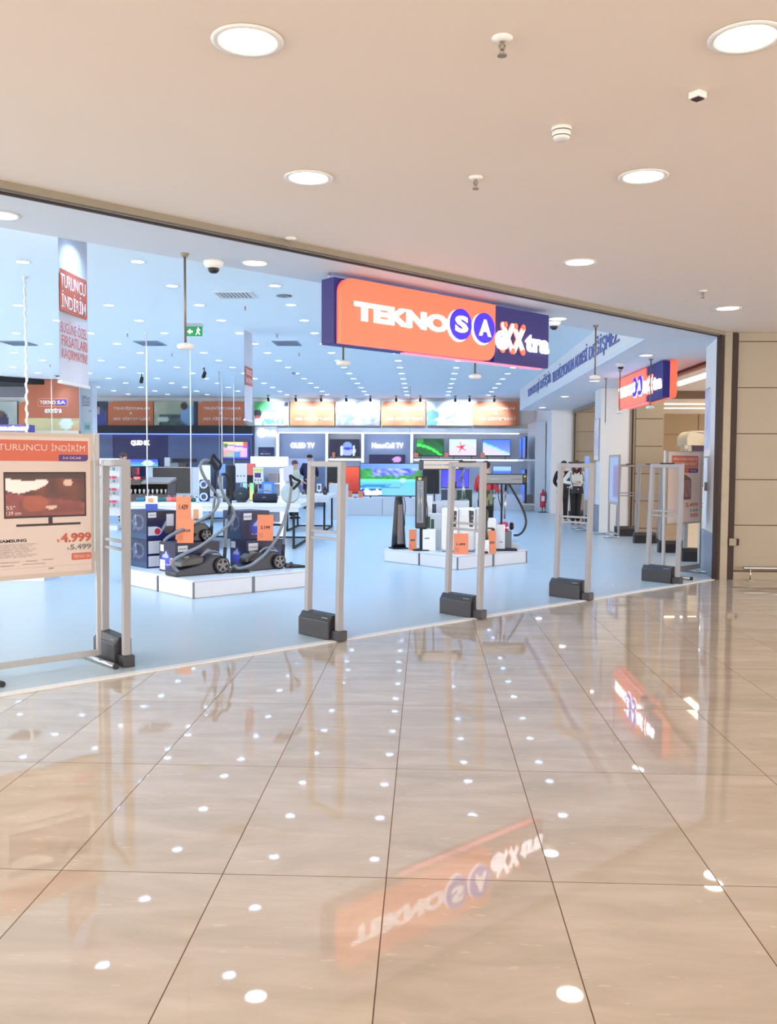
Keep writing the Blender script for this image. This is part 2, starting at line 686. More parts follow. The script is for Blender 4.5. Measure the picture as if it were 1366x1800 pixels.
# back and side walls
struct('wall_back', MB().box(-18, 4.6, 33.0, 33.1, 0, ZC), M_WALL, 'white back wall of the shop')
struct('wall_left', MB().box(-18.1, -18, 10, 33.1, 0, ZC), M_WALL, 'white side wall of the shop')
struct('wall_right', MB().box(3.86, 3.96, 28.7, 33.0, 0, ZC), M_WALL, 'white side wall beside the fire extinguisher')
struct('wall_pier', MB().box(3.86, 4.5, 28.55, 28.7, 0, 3.2), M_WALL, 'white wall end beside the far entrance')

# white column at the corner of the two entrances
colm = MB().slab([(3.84, 12.40), (3.98, 12.40), (4.5, 12.9), (4.5, 13.5), (4.02, 13.5)], 0, 3.2)
struct('wall_column', colm, M_WALL, 'white corner column inside the entrance')
struct('baseboard_column', MB().slab([(3.832, 12.41), (3.84, 12.40), (4.02, 13.5), (4.0, 13.51)], 0.0, 0.60), mat('grey_kick_panel', (150, 160, 172), 0.35, 0.3), 'grey metal kick panel round the column foot')
# pier between the two side entrances
struct('wall_pier', MB().box(3.86, 4.50, 20.6, 21.3, 0, 3.2), M_WALL, 'white pier between the side entrances')
struct('baseboard_pier', MB().box(3.845, 3.858, 20.62, 21.28, 0, 0.62), mat('grey_kick_panel'), 'grey kick panel on the pier')

# shop front frame
def fbox(s0, s1, d0, d1, z0, z1):
    return MB().slab([fr2(s0, d0), fr2(s1, d0), fr2(s1, d1), fr2(s0, d1)], z0, z1)


struct('trim_3', fbox(-9, 11.42, -0.05, 0.0, 3.205, 3.262), M_BRONZE, 'bronze head trim along the shop front')
struct('trim_4', fbox(-9, 11.42, 0.0, 0.03, 3.185, 3.215), M_DARKTRIM, 'dark shutter slot behind the head trim')
struct('trim_5', MB().slab([fr2(11.42, -0.045), (3.995, 12.29), (4.04, 12.40), (3.93, 12.42), fr2(11.42, 0.03)], 0, 3.25), M_BRONZE, 'bronze jamb post at the end of the shop front')
struct('trim_6', MB().slab([fr2(11.36, -0.03), fr2(11.42, -0.03), fr2(11.42, 0.04), fr2(11.36, 0.04)], 0, 3.21), M_DARKTRIM, 'dark groove of the jamb post')
struct('trim_7', MB().box(4.0, 4.08, 12.30, 12.36, 0, 3.235), M_DARKTRIM, 'dark reveal beside the stone cladding')
# stone cladding to the side of the shop
sw = MB()
zs = [0.115, 0.72, 1.325, 1.93, 2.533, 3.135, 3.25]
for i in range(len(zs) - 1):
    sw.box(4.085, 9.5, 12.34, 12.42, zs[i] + 0.006, zs[i + 1] - (0.006 if i < len(zs) - 2 else 0))
sw.box(4.06, 9.5, 12.32, 12.42, 0.0, 0.10)
struct('wall_cladding', sw, M_STONE, 'beige stone cladded wall beside the shop front')
struct('wall_cladding', MB().box(4.06, 9.5, 12.36, 12.6, 0, 3.25), M_STONE_J, 'dark backing in the joints of the cladding')
# side entrance frames
for (x0, x1, y0, y1) in ((4.50, 4.62, 13.38, 13.5), (4.50, 4.62, 20.58, 20.72), (4.50, 4.62, 28.5, 28.62), (4.50, 4.62, 21.2, 21.32)):
    struct('trim_8', MB().box(x0, x1, y0, y1, 0, 3.2), M_BRONZE, 'bronze jamb of the side entrance')
    struct('trim_9', MB().box(x0 + .045, x0 + .075, y0 - 0.008, y0, 0, 3.2), M_DARKTRIM, 'dark groove in the side jamb')
struct('trim_10', MB().box(4.55, 4.62, 13.4, 20.6, 3.13, 3.25), M_BRONZE, 'bronze head trim of the side entrance')
struct('trim_11', MB().box(4.52, 4.55, 13.4, 20.6, 3.16, 3.2), M_DARKTRIM, 'dark slot above the side entrance')
struct('trim_12', MB().box(4.50, 4.62, 21.3, 28.6, 3.10, 3.25), M_BRONZE, 'bronze head trim of the far entrance')
# stone piers out in the mall
for (x0, x1, y0, y1) in ((4.63, 5.24, 20.58, 21.3), (4.63, 5.6, 28.6, 29.3)):
    p = MB()
    for i in range(len(zs) - 1):
        p.box(x0, x1, y0, y1, zs[i] + 0.008, zs[i + 1] - 0.008)
    p.box(x0, x1, y0, y1, 0, 0.10)
    p2 = struct('wall_pier', p, M_STONE, 'stone clad pier in the mall corridor')
    struct('wall_pier', MB().box(x0 + .02, x1 - .02, y0 + .02, y1 - .02, 0, 3.25), M_STONE_J)
struct('wall_far', MB().box(4.6, 13, 31.6, 31.8, 0, 3.25), mat('shaded_stone', (150, 128, 98), 0.6, noise=0.04, scale=1.5), 'shade-toned beige stone wall at the far end of the mall')  # beige stone coloured darker to stand for the shade there
fj = MB()
for z in (0.9, 1.8, 2.55):
    fj.box(5.6, 13, 31.585, 31.6, z, z + 0.015)
for x in (6.6, 7.9, 9.2, 10.5):
    fj.box(x, x + 0.015, 31.585, 31.6, 0, 3.25)
struct('trim_13', fj, M_STONE_J, 'joints of the far stone wall')
struct('trim_14', MB().box(5.24, 10.5, 21.9, 22.1, 3.08, 3.25), mat('brown_beam', (120, 96, 76), 0.6), 'brown beam across the mall ceiling')

# mall linear lights beyond the side entrance
for i, (x0, x1, y0, y1) in enumerate([(5.25, 5.5, 14.5, 20.3), (5.8, 10.0, 23.7, 23.85), (6.2, 10.5, 26.3, 26.5), (6.6, 10.5, 28.3, 28.45)]):
    o = MB().box(x0, x1, y0, y1, 3.235, 3.251).build('linear_light', M_GLOWW)
    tag(o, ['long warm strip light beside the side entrance ceiling', 'first warm strip light beyond the brown beam',
            'second warm strip light beyond the brown beam', 'farther warm strip light before the shade-toned end wall'][i], 'light')
    if i == 3: o['label'] = 'third warm strip light, next to the shade-toned stone end wall'

# the bumper rail on the stone wall
t = thing('bumper_rail', 'low steel bumper rail in front of the beige stone wall', 'rail', (4.18, 12.2, 0))
MB().rod((0, 0, 0.165), (3.2, 0, 0.165), 0.022).build('rail_tube', M_STEEL, t)
for x in (0.09, 1.2, 2.3):
    MB().rod((x, 0, 0.012), (x, 0, 0.15), 0.010).rod((x, 0, 0.0), (x, 0, 0.012), 0.045).build('post', M_STEEL, t)
t = thing('wall_bracket', 'small steel bracket clipped to the jamb beside the stone wall', 'bracket', (4.02, 12.27, 0.50))
MB().box(-0.01, 0.10, 0, 0.05, -0.05, 0.05).build('clip', M_BRONZE, t, 0.006)
MB().box(0.085, 0.115, -0.01, 0.03, -0.045, 0.045).build('clamp_jaw', M_DARKTRIM, t, 0.004)

# ================================================================== CEILING FITTINGS
# downlight prototypes
def downlight(r, lamp, label, group, loc, z, ring=0.03):
    t = thing('downlight', label, 'light', (loc[0], loc[1], z), 0, group)
    MB().lathe([(r, 0.0), (r + ring, -0.004), (r + ring, -0.009), (r + ring * 0.3, -0.012), (r, -0.006)], n=32, caps=False).build('trim_ring', M_WPLAST, t)
    MB().lathe([(r, -0.003), (r, -0.007)], n=24).build('lamp_diffuser', lamp, t)
    return t


ml = None
mall_pts = [(-0.75, 3.87), (1.29, 3.90), (-0.73, 5.69), (1.30, 5.71), (1.31, 8.07), (3.33, 10.43), (3.33, 8.07), (3.33, 5.7), (3.33, 3.9), (-2.8, 3.87), (-2.8, 1.8), (-0.75, 1.8),
            (1.29, 1.8), (3.33, 1.8), (-0.75, -0.3), (1.29, -0.3), (-2.8, -0.3), (3.33, -0.3), (-0.75, -2.4), (1.29, -2.4), (-4.8, 1.8), (-4.8, -0.3), (5.4, 1.8), (5.4, 3.9), (5.4, 5.7), (5.4, 8.07), (5.4, 10.4)]
mall_lab = ['warm round ceiling downlight, largest one above the shop sign end with the QLED wall', 'large warm round downlight next to the square motion sensor',
            'warm round downlight above the hanging exit sign side of the header', 'warm round downlight below the square motion sensor',
            'small warm round downlight above the sign with white letters', 'small warm downlight above the corner jamb and stone wall']
mall_lab[0] = 'large warm round downlight, farthest from the sprinklers and the smoke detector'
mall_lab[2] = 'warm round downlight over the middle of the bronze head trim, beside the small sprinkler'
mall_lab[4] = 'small warm round downlight above the navy end of the orange sign'
mall_lab[5] = 'small warm downlight just before the corner jamb and stone wall'
for i, (x, y) in enumerate(mall_pts):
    if i == 0:
        ml = downlight(0.115, M_LAMP_M, mall_lab[0], 'round downlights of the mall ceiling', (x, y), 3.252, 0.035)
    else:
        c = copy_tree(ml, (x, y, 3.252))
        c['label'] = mall_lab[i] if i < 6 else 'warm round mall downlight outside the picture'
sl = None
for j in range(17):
    for i in range(-9, 3):
        x, y = GX0 + GX * i, GY0 + GY * j
        if not lamp_here(x, y): continue
        if sl is None:
            sl = thing('downlight', 'small round cool white downlight in the high shop ceiling grid', 'light', (x, y, ZC), 0, 'downlights in the high shop ceiling')
            MB().lathe([(LR - .001, 0.0), (LR + .014, -0.004), (LR + .014, -0.008), (LR - .001, -0.006)], n=24, caps=False).build('trim_ring', M_WPLAST, sl)
            # black baffle above, grey reflector lip below, lamp disc at the top
            for nm_, za, zb_, mm in (('reflector_lip', -0.004, 0.048, M_REFL), ('baffle', 0.048, 0.11, M_BAFFLE)):
                w_ = MB()
                for q in range(24):
                    a0, a1 = 2 * pi * q / 24, 2 * pi * (q + 1) / 24
                    w_.add([(LR * cos(a0), LR * sin(a0), za), (LR * cos(a1), LR * sin(a1), za), (LR * cos(a1), LR * sin(a1), zb_), (LR * cos(a0), LR * sin(a0), zb_)], [(3, 2, 1, 0)], True)
                w_.build(nm_, mm, sl, fix=False)
            MB().lathe([(LR, 0.11), (LR, 0.115)], n=24).build('lamp_diffuser', M_LAMP_S, sl)
        else:
            copy_tree(sl, (x, y, ZC))
fl = None
for i, (p, lab) in enumerate([(front(2.39, 0.56), 'white downlight in the entrance soffit at the hanging sale banner end'),
                              (front(4.50, 0.60), 'white downlight in the entrance soffit beside the dome camera and the exit sign'),
                              (front(6.6, 0.62), 'white soffit downlight hidden above the orange sign'),
                              (front(8.72, 0.62), 'white soffit downlight at the navy end of the big sign'),
                              (Vector((3.37, 14.38, 0)), 'white downlight in the side soffit before the second sign'),
                              (Vector((3.37, 18.72, 0)), 'white downlight in the side soffit behind the hanging sensor rod'),
                              (Vector((3.42, 23.0, 0)), 'white downlight in the side soffit above the couple'),
                              (Vector((3.42, 27.4, 0)), 'farthest white downlight of the side soffit, by the far pier')]):
    if fl is None:
        fl = downlight(0.095, M_LAMP_F, lab, 'soffit downlights', (p.x, p.y), 3.2, 0.02)
    else:
        copy_tree(fl, (p.x, p.y, 3.2), label=lab)

# sprinklers
def sprinkler(loc, label, s=1.0):
    t = thing('sprinkler', label, 'sprinkler', loc)
    MB().lathe([(0.042 * s, 0), (0.045 * s, -0.006 * s), (0.02 * s, -0.018 * s)], n=20).build('escutcheon', M_WPLAST, t)
    MB().rod((0, 0, -0.015 * s), (0, 0, -0.05 * s), 0.009 * s).rod((-0.012 * s, 0, -0.03 * s), (-0.004 * s, 0, -0.07 * s), 0.003 * s).rod((0.012 * s, 0, -0.03 * s), (0.004 * s, 0, -0.07 * s), 0.003 * s).build('nozzle', M_BRONZE, t)
    MB().lathe([(0.02 * s, -0.07 * s), (0.02 * s, -0.075 * s)], n=14).build('deflector', M_BRONZE, t)
    return t


for p, lab in (((0.30, 3.88, 3.252), 'ceiling sprinkler between the two largest downlights'), ((0.29, 5.71, 3.252), 'ceiling sprinkler between the two middle downlights, near the smoke detector'),
               ((2.75, 9.40, 3.252), 'small ceiling sprinkler near the corner jamb'), ((-1.06, 7.20, 3.252), 'small sprinkler close to the middle of the bronze head trim')):
    sprinkler(p, lab)
for i, (px, py, w) in enumerate([(431, 537, 'beside the large air grille'), (224, 585, 'between the hanging banner and the exit sign rod'), (487, 587, 'above the second row of grilles'),
                                 (302, 620, 'between two rows of shop lights behind the exit sign'), (357, 645, 'above the black pendant spot'), (526, 620, 'near the large sign edge'), (88, 640, 'behind the sale banner')]):
    p = on_floor(px, py, ZC)
    sprinkler(p, 'tiny shop ceiling sprinkler ' + w, 0.9)
t = thing('smoke_detector', 'round white smoke detector with two dark slots on the mall ceiling', 'smoke detector', (0.69, 4.90, 3.252))
MB().lathe([(0.052, 0), (0.052, -0.018)], n=28).build('mounting_base', M_WPLAST, t)
MB().lathe([(0.047, -0.018), (0.047, -0.022)], n=28).build('slot', M_DARKTRIM, t)
MB().lathe([(0.050, -0.022), (0.046, -0.045), (0.044, -0.047), (0.044, -0.052), (0.038, -0.062), (0.001, -0.064)], n=28).build('cover', M_WPLAST, t)
MB().lathe([(0.0462, -0.044), (0.0448, -0.049)], n=28).build('slot', M_DARKTRIM, t)
t = thing('motion_sensor', 'small square white motion sensor with dark underside on the mall ceiling', 'sensor', (1.26, 4.46, 3.252), radians(38))
MB().box(-0.03, 0.03, -0.03, 0.03, -0.03, 0).build('housing', M_WPLAST, t, 0.004)
MB().box(-0.022, 0.022, -0.022, 0.022, -0.036, -0.03).build('lens', M_DARKTRIM, t, 0.002)

# dome cameras
def dome(loc, label, s=1.0):
    t = thing('dome_camera', label, 'camera', loc)
    MB().lathe([(0.085 * s, 0), (0.085 * s, -0.02 * s), (0.07 * s, -0.05 * s), (0.05 * s, -0.062 * s)], n=28).build('housing', M_WPLAST, t)
    MB().lathe([(0.048 * s, -0.06 * s), (0.045 * s, -0.08 * s), (0.03 * s, -0.098 * s), (0.002, -0.104 * s)], n=24).build('tinted_dome', M_BLACK, t)


dome(front(4.22, 0.80, 3.2), 'white dome camera with dark lens beside the tall rod on the entrance soffit')
dome(front(8.86, 0.78, 3.2), 'white dome camera under the soffit at the navy end of the big sign')
dome((3.23, 15.55, 3.2), 'white dome camera on the side soffit before the second sign', 1.0)

# hanging rods with white heads
def sensor_rod(loc, ln, label, head=True, s=1.0):
    t = thing('hanging_sensor', label, 'sensor', loc)
    MB().lathe([(0.035, 0), (0.035, -0.008), (0.018, -0.03)], n=18).build('ceiling_plate', M_BRONZE, t)
    MB().rod((0, 0, -0.02), (0, 0, -ln), 0.0095).build('rod', mat('taupe_metal', (128, 118, 108), 0.4, 0.5), t)
    if head:
        MB().lathe([(0.02, -ln), (0.06 * s, -ln - 0.01), (0.07 * s, -ln - 0.03), (0.055 * s, -ln - 0.05), (0.03 * s, -ln - 0.055)], n=24).build('sensor_head', M_WPLAST, t)
    else:
        MB().lathe([(0.012, -ln), (0.022, -ln - 0.02), (0.012, -ln - 0.05)], n=14).build('sensor_head', M_WPLAST, t)


sensor_rod(front(3.9, 0.72, 3.2), 0.72, 'long hanging rod with white sensor head beside the exit sign')
sensor_rod(front(9.48, 0.62, 3.2), 0.60, 'hanging rod with white sensor head in front of the blue slogan')
sensor_rod(front(5.60, 0.75, 3.2), 0.72, 'thin rod with small head below the orange end of the big sign')
sensor_rod(front(7.45, 0.75, 3.2), 0.72, 'thin rod with small head below the navy end of the big sign')
sensor_rod((3.57, 14.9, 3.2), 0.74, 'hanging rod with white head crossing the second sign')
sensor_rod((3.46, 16.7, 3.2), 0.72, 'thin hanging rod at the far edge of the second sign')
sensor_rod((3.50, 18.2, 3.2), 0.86, 'thin hanging rod before the white pier beyond the second sign', False)

# exit sign
t = thing('exit_sign', 'green running man exit sign with arrow hanging from the shop ceiling', 'exit sign', at_y(341, 583, 15.5))
M_GREEN = mat('exit_green', (20, 120, 66), 0.4, emit=(20, 130, 70), power=0.5)
MB().box(-0.145, 0.145, -0.012, 0.012, -0.075, 0.085).build('sign_panel', M_GREEN, t, 0.003)
MB().box(-0.15, 0.15, -0.02, 0.02, 0.085, 0.115).rod((-0.1, 0, 0.11), (-0.1, 0, 0.55), 0.004).rod((0.1, 0, 0.11), (0.1, 0, 0.55), 0.004).build('hanger', M_ALU, t)
MB().prism([(-0.11, 0.0), (-0.06, -0.045), (-0.06, -0.015), (-0.02, -0.015), (-0.02, 0.015), (-0.06, 0.015), (-0.06, 0.045)], -0.016, -0.012).build('arrow', M_LETW, t)
MB().prism([(0.03, -0.055), (0.045, -0.055), (0.065, -0.015), (0.08, -0.03), (0.095, -0.055), (0.108, -0.045), (0.09, -0.012), (0.078, 0.002), (0.088, 0.022), (0.105, 0.01), (0.112, 0.02), (0.09, 0.042), (0.06, 0.036), (0.045, 0.018), (0.052, 0.01), (0.065, 0.02), (0.055, -0.005)], -0.016, -0.012).ball((0.075, -0.014, 0.055), 0.013, 0.003, 0.013).build('running_man', M_LETW, t)

# ceiling grilles and vents
def grille(x0, x1, y0, y1, label, z=3.85, mf=None):
    t = thing('air_grille', label, 'vent', ((x0 + x1) / 2, (y0 + y1) / 2, z))
    w, d = (x1 - x0) / 2, (y1 - y0) / 2
    f = MB().box(-w, w, -d, -d + .03, -0.015, 0).box(-w, w, d - .03, d, -0.015, 0).box(-w, -w + .03, -d + .03, d - .03, -0.015, 0).box(w - .03, w, -d + .03, d - .03, -0.015, 0)
    f.build('frame', mf or M_WPLAST, t)
    MB().box(-w + .03, w - .03, -d + .03, d - .03, -0.003, 0).build('duct_plate', M_DGREY, t)
    s = MB()
    k = 9
    for i in range(k):
        x = -w + .05 + (2 * w - .1) * i / (k - 1)
        s.add([(x - .012, -d + .03, -0.014), (x + .012, -d + .03, -0.004), (x + .012, d - .03, -0.004), (x - .012, d - .03, -0.014)], [(0, 1, 2, 3)])
    s.build('slats', mf or M_WPLAST, t)


grille(-2.93, -2.41, 12.6, 13.1, 'square white air grille with dark slats, closest to the exit sign rod')
for a, b, w in ((-5.66, -5.18, 'behind the sale banner'), (-2.97, -2.48, 'between the exit sign and the big sign'), (-8.3, -7.8, 'above the printed orange wall panel'), (-5.25, -4.8, '')):
    if w: grille(a, b, 17.65, 18.3, 'grey ceiling grille ' + w, mf=mat('vent_grey', (128, 138, 156), .5))
t = thing('round_vent', 'small round dark vent in the shop ceiling above the banner row', 'vent', (-2.0, 12.94, ZC))
MB().lathe([(0.11, 0), (0.11, -0.01), (0.08, -0.014)], n=24).build('vent_ring', M_GREYP, t)
MB().lathe([(0.08, -0.005), (0.02, -0.016)], n=24).build('vent_cone', M_DGREY, t)
# black duct at the far ceiling
tag(MB().slab([(-14.5, 21.5), (-10.2, 26.5), (-14.5, 26.5)], 3.70, 3.84).build('ceiling_duct', M_BLACKM), 'flat black duct under the shop ceiling beyond the sale banner', 'duct')
tag(MB().box(-17.5, -11.2, 26.5, 26.9, 3.42, 3.84).build('ceiling_bulkhead', mat('grey_bulkhead', (120, 124, 140), 0.7)), 'grey hanging bulkhead behind the flat black duct', 'bulkhead')

# black pendant spots in the shop
def pendant(p, label):
    t = thing('spotlight', label, 'light', p)
    MB().rod((0, 0, 0), (0, 0, -0.16), 0.012).build('stem', M_BLACKM, t)
    MB().rod((-0.03, 0.05, -0.24), (0.03, -0.07, -0.14), 0.05, 0.04).build('lamp_head', M_BLACKM, t)


for px, py, lab in ((249, 655, 'black pendant spot closest to the twisted cord'), (359, 645, 'black pendant spot between two hanging cords'), (217, 640, 'black pendant spot nearest the printed column')):
    if px != 217: pendant(on_floor(px, py, ZC), lab.replace('closest to the twisted cord', 'under the shop ceiling by the first hanging cord'))

# track spots washing the banner row, with their lamps
k = 0
for px in (474, 522, 566, 610, 652, 697, 739, 800, 825, 868):
    base = at_y(px, 700, 32.0)
    t = thing('track_spot', 'small black track spot aimed at the bright orange banner row', 'light', (base.x, 31.7, ZC), 0, 'track spots before the banner row')
    MB().rod((0, 0, 0), (0, 0, -0.10), 0.012).box(-0.05, 0.05, -0.03, 0.03, -0.02, 0).build('stem', M_BLACKM, t)
    MB().rod((0, -0.05, -0.10), (0, 0.07, -0.17), 0.035, 0.045).build('lamp_head', M_BLACKM, t)
    ld = bpy.data.lights.new('spot_lamp', 'SPOT')
    ld.energy = SPOT_W
    ld.color = (0.80, 0.90, 1.0)
    ld.spot_size = radians(72)
    ld.spot_blend = 0.7
    ld.shadow_soft_size = 0.04
    lo = bpy.data.objects.new('spot_lamp', ld)
    COL.objects.link(lo)
    lo.parent = t
    lo.location = (0, 0.12, -0.20)
    lo.rotation_euler = (radians(66), 0, 0)

# ================================================================== SIGNS
def logo_letters(t, x0, x1, z0, z1, y, m_text=None, sa=None, bold=0.055):
    """TEKNO in wide letters followed by S and A, each in a disc"""
    m_text = m_text or M_LETW
    lettering('TEKNO', x0, x1, z0, z1, y, m_text, t, 'lettering', bold, 0.012)


def disc(t, cx, cz, r, y, ch, m_disc, m_ring, m_let, shadow=True):
    if shadow:
        MB().lathe([(r * 1.04, 0), (r * 1.04, -0.012)], (cx - 0.018, y, cz - 0.014), 40, 'y', False).build('disc_rim', m_ring, t)
    d = MB().lathe([(r, -0.012), (r, -0.03)], (cx, y, cz), 40, 'y', False).build('disc', m_disc, t)
    lettering(ch, cx - r * 0.62, cx + r * 0.62, cz - r * 0.55, cz + r * 0.55, y - 0.031, m_let, t, 'lettering', 0.045, 0.006)


def capsule(p, q, r, n=8):
    p, q = Vector(p), Vector(q)
    a = math.atan2(q.y - p.y, q.x - p.x)
    out = []
    for c, a0 in ((q, a - pi / 2), (p, a + pi / 2)):
        for i in range(n + 1):
            tt = a0 + pi * i / n
            out.append((c.x + r * cos(tt), c.y + r * sin(tt)))
    return out


def exx(t, x0, z0, h, y, mb_mat, cap_mat, out_mat, sx=1.0):
    """the two crossed figures between e and tra"""
    w = h * 0.50 * sx
    for k in range(2):
        cx = x0 + w * (0.55 + k * 0.98)
        for s in (1, -1):
            MB().prism(capsule((cx - s * w * .42, z0 + h * .12), (cx + s * w * .42, z0 + h * .88), h * .082), y - 0.014 - 0.002 * (s > 0), y).build('crossed_bar', mb_mat, t)
            MB().prism(capsule((cx - s * w * .42, z0 + h * .12), (cx + s * w * .42, z0 + h * .88), h * .115), y - 0.008, y + 0.002).build('bar_outline', out_mat, t)
    for k in range(3):
        cx = x0 + w * (0.10 + k * 0.90)
        MB().lathe([(h * .10, -0.012), (h * .10, -0.02)], (cx + w * .22 * (k < 2), y, z0 + h * .90), 20, 'y', False).build('bar_cap', cap_mat, t)
        MB().lathe([(h * .10, -0.012), (h * .10, -0.02)], (cx, y, z0 + h * .10), 20, 'y', False).build('bar_cap', cap_mat, t)


p0 = front(5.20, 0.34, 2.57)
t = thing('shop_sign', 'large lit orange shop sign with blue logo discs and a navy end', 'sign', p0, FRONT)
MB().box(0.0, 3.03, 0.06, 0.24, 0.0, 0.58).build('navy_backing_box', M_SIGNN, t, 0.006)
MB().prism(rrect(0.03, 2.10, 0.0, 0.58, 0.13, (0, 1, 0, 1)), 0.0, 0.06).build('orange_face', M_SIGNO, t)
MB().box(2.12, 3.03, 0.03, 0.06, 0.0, 0.58).build('navy_face', M_SIGNN, t)
MB().box(0.9, 3.0, 0.09, 0.16, -0.012, 0.0).build('underside_glow_strip', M_SIGNP, t)
logo_letters(t, 0.18, 1.39, 0.215, 0.385, -0.001)
disc(t, 1.555, 0.32, 0.152, 0.0, 'S', M_SIGNB, M_LETW, M_LETW)
disc(t, 1.905, 0.32, 0.152, 0.0, 'A', M_SIGNB, M_LETW, M_LETW)
lettering('e', 2.11, 2.30, 0.13, 0.33, 0.012, M_LETX, t, 'lettering', 0.03, 0.02)
exx(t, 2.22, 0.10, 0.33, 0.028, M_LETX, M_SIGNO, M_SIGNO, 1.12)
lettering('tra', 2.62, 3.02, 0.15, 0.335, 0.028, M_LETX, t, 'lettering', 0.045, 0.02)
for x in (0.0, 2.2, 2.23):
    MB().rod((x + 0.02, 0.15, 0.58), (x + 0.02, 0.15, 0.63), 0.006).build('hanger', M_STEEL, t)

t = thing('shop_sign', 'second lit orange and navy shop sign above the side entrance, seen from its edge', 'sign', (3.80, 18.35, 2.60), SIDE)
MB().box(0.0, 3.35, 0.012, 0.10, 0.0, 0.58).build('navy_backing_box', M_SIGNN, t)
MB().prism(rrect(0.0, 2.25, 0.0, 0.58, 0.13, (1, 0, 0, 0)), -0.03, 0.012).build('orange_face', M_SIGNO, t)
MB().box(2.27, 3.35, -0.01, 0.012, 0.0, 0.58).build('navy_face', M_SIGNN, t)
MB().prism(rrect(0.0, 3.37, 0.0, 0.60, 0.10, (0, 1, 1, 0)), 0.10, 0.21).build('rear_orange_face', M_SIGNO, t)
logo_letters(t, 0.10, 1.32, 0.20, 0.40, -0.031, M_LETX)
disc(t, 1.52, 0.31, 0.17, -0.03, 'S', M_SIGNB, M_LETX, M_LETX)
disc(t, 1.93, 0.31, 0.17, -0.03, 'A', M_SIGNB, M_LETX, M_LETX)
lettering('e', 2.16, 2.38, 0.14, 0.36, -0.03, M_LETX, t, 'lettering', 0.03, 0.02)
exx(t, 2.32, 0.10, 0.34, -0.012, M_LETX, M_SIGNO, M_SIGNO, 1.12)
lettering('tra', 2.76, 3.3, 0.15, 0.36, -0.012, M_LETX, t, 'lettering', 0.045, 0.02)
MB().box(0.2, 2.2, 0.02, 0.06, -0.012, 0.0).build('underside_glow_strip', M_SIGNP, t)

# slogan on the bulkhead
t = thing('wall_slogan', 'long blue raised slogan on the white bulkhead over the side aisle', 'lettering', (2.926, 26.75, 3.38), SIDE)
M_BLUEL = mat('slogan_blue', (104, 116, 176), 0.5)
lettering('TEKNOLOJİ DEĞİŞİR', 0.0, 4.9, 0.0, 0.36, 0.0, M_BLUEL, t, 'lettering', 0.0, 0.015)
lettering('TELEVİZYONUN ADRESİ', 5.15, 9.75, 0.02, 0.34, 0.0, M_BLUEL, t, 'lettering', 0.0, 0.015)
lettering('DEĞİŞMEZ.', 9.95, 12.55, -0.06, 0.33, 0.0, M_BLUEL, t, 'lettering', 0.0, 0.015)

# hanging sale banners
def banner(loc, w, h, label, s=1.0, big=True):
    t = thing('hanging_banner', label, 'banner', loc, radians(90 - 1.8))
    b = MB()
    n = 10
    for i in range(n):
        x0, x1 = w * i / n, w * (i + 1) / n
        y0, y1 = 0.012 * sin(i * 0.6), 0.012 * sin((i + 1) * 0.6)
        b.add([(x0, y0, 0), (x1, y1, 0), (x1, y1, h), (x0, y0, h), (x0, y0 + .002, 0), (x1, y1 + .002, 0), (x1, y1 + .002, h), (x0, y0 + .002, h)],
              [(0, 1, 2, 3), (7, 6, 5, 4), (0, 4, 5, 1), (3, 2, 6, 7)])
    b.build('cloth', mat('banner_cloth', (214, 216, 226), 0.7), t)
    MB().box(-0.01, w + 0.01, -0.02, 0.02, -0.03, 0.0).build('bottom_bar', M_WPLAST, t)
    if big:
        MB().prism(rrect(0.0, w * 0.93, 0.685 * s, 1.095 * s, 0.03, (0, 1, 1, 0)), -0.018, -0.012).build('orange_block', M_CORAL, t)
        lettering('TURUNCU', 0.0, w * 0.87, 0.915 * s, 1.05 * s, -0.0185, M_WHITEINK, t, 'lettering', 0.004, 0.001)
        lettering('İNDİRİM', 0.02, w * 0.87, 0.72 * s, 0.89 * s, -0.0185, M_WHITEINK, t, 'lettering', 0.004, 0.001)
        lettering('BUGÜNE ÖZEL', 0.0, w * 0.92, 0.475 * s, 0.60 * s, -0.014, M_REDINK, t, 'lettering', 0.0, 0.001)
        lettering('FIRSATLARI', 0.02, w * 0.92, 0.345 * s, 0.45 * s, -0.014, M_REDINK, t, 'lettering', 0.0, 0.001)
        lettering('KAÇIRMAYIN!', 0.02, w * 0.92, 0.20 * s, 0.32 * s, -0.014, M_REDINK, t, 'lettering', 0.0, 0.001)
    else:
        MB().prism(rrect(0.0, w * 0.93, 0.60, 0.92, 0.03, (0, 1, 1, 0)), -0.018, -0.012).build('orange_block', M_CORAL, t)
        lettering('TURUNCU', 0.03, w * 0.87, 0.78, 0.88, -0.0185, M_WHITEINK, t, 'lettering', 0.004, 0.001)
        lettering('İNDİRİM', 0.03, w * 0.87, 0.64, 0.75, -0.0185, M_WHITEINK, t, 'lettering', 0.004, 0.001)
    return t


banner((-0.402 * 9.0, 9.0, 2.315), 0.70, ZC - 2.32, 'tall white hanging banner with coral sale writing near the entrance soffit', 1.0)
banner((-0.198 * 16.0, 16.0, 2.28), 0.60, ZC - 2.30, 'small white hanging banner with coral block, beyond the exit sign', 1.0, False)

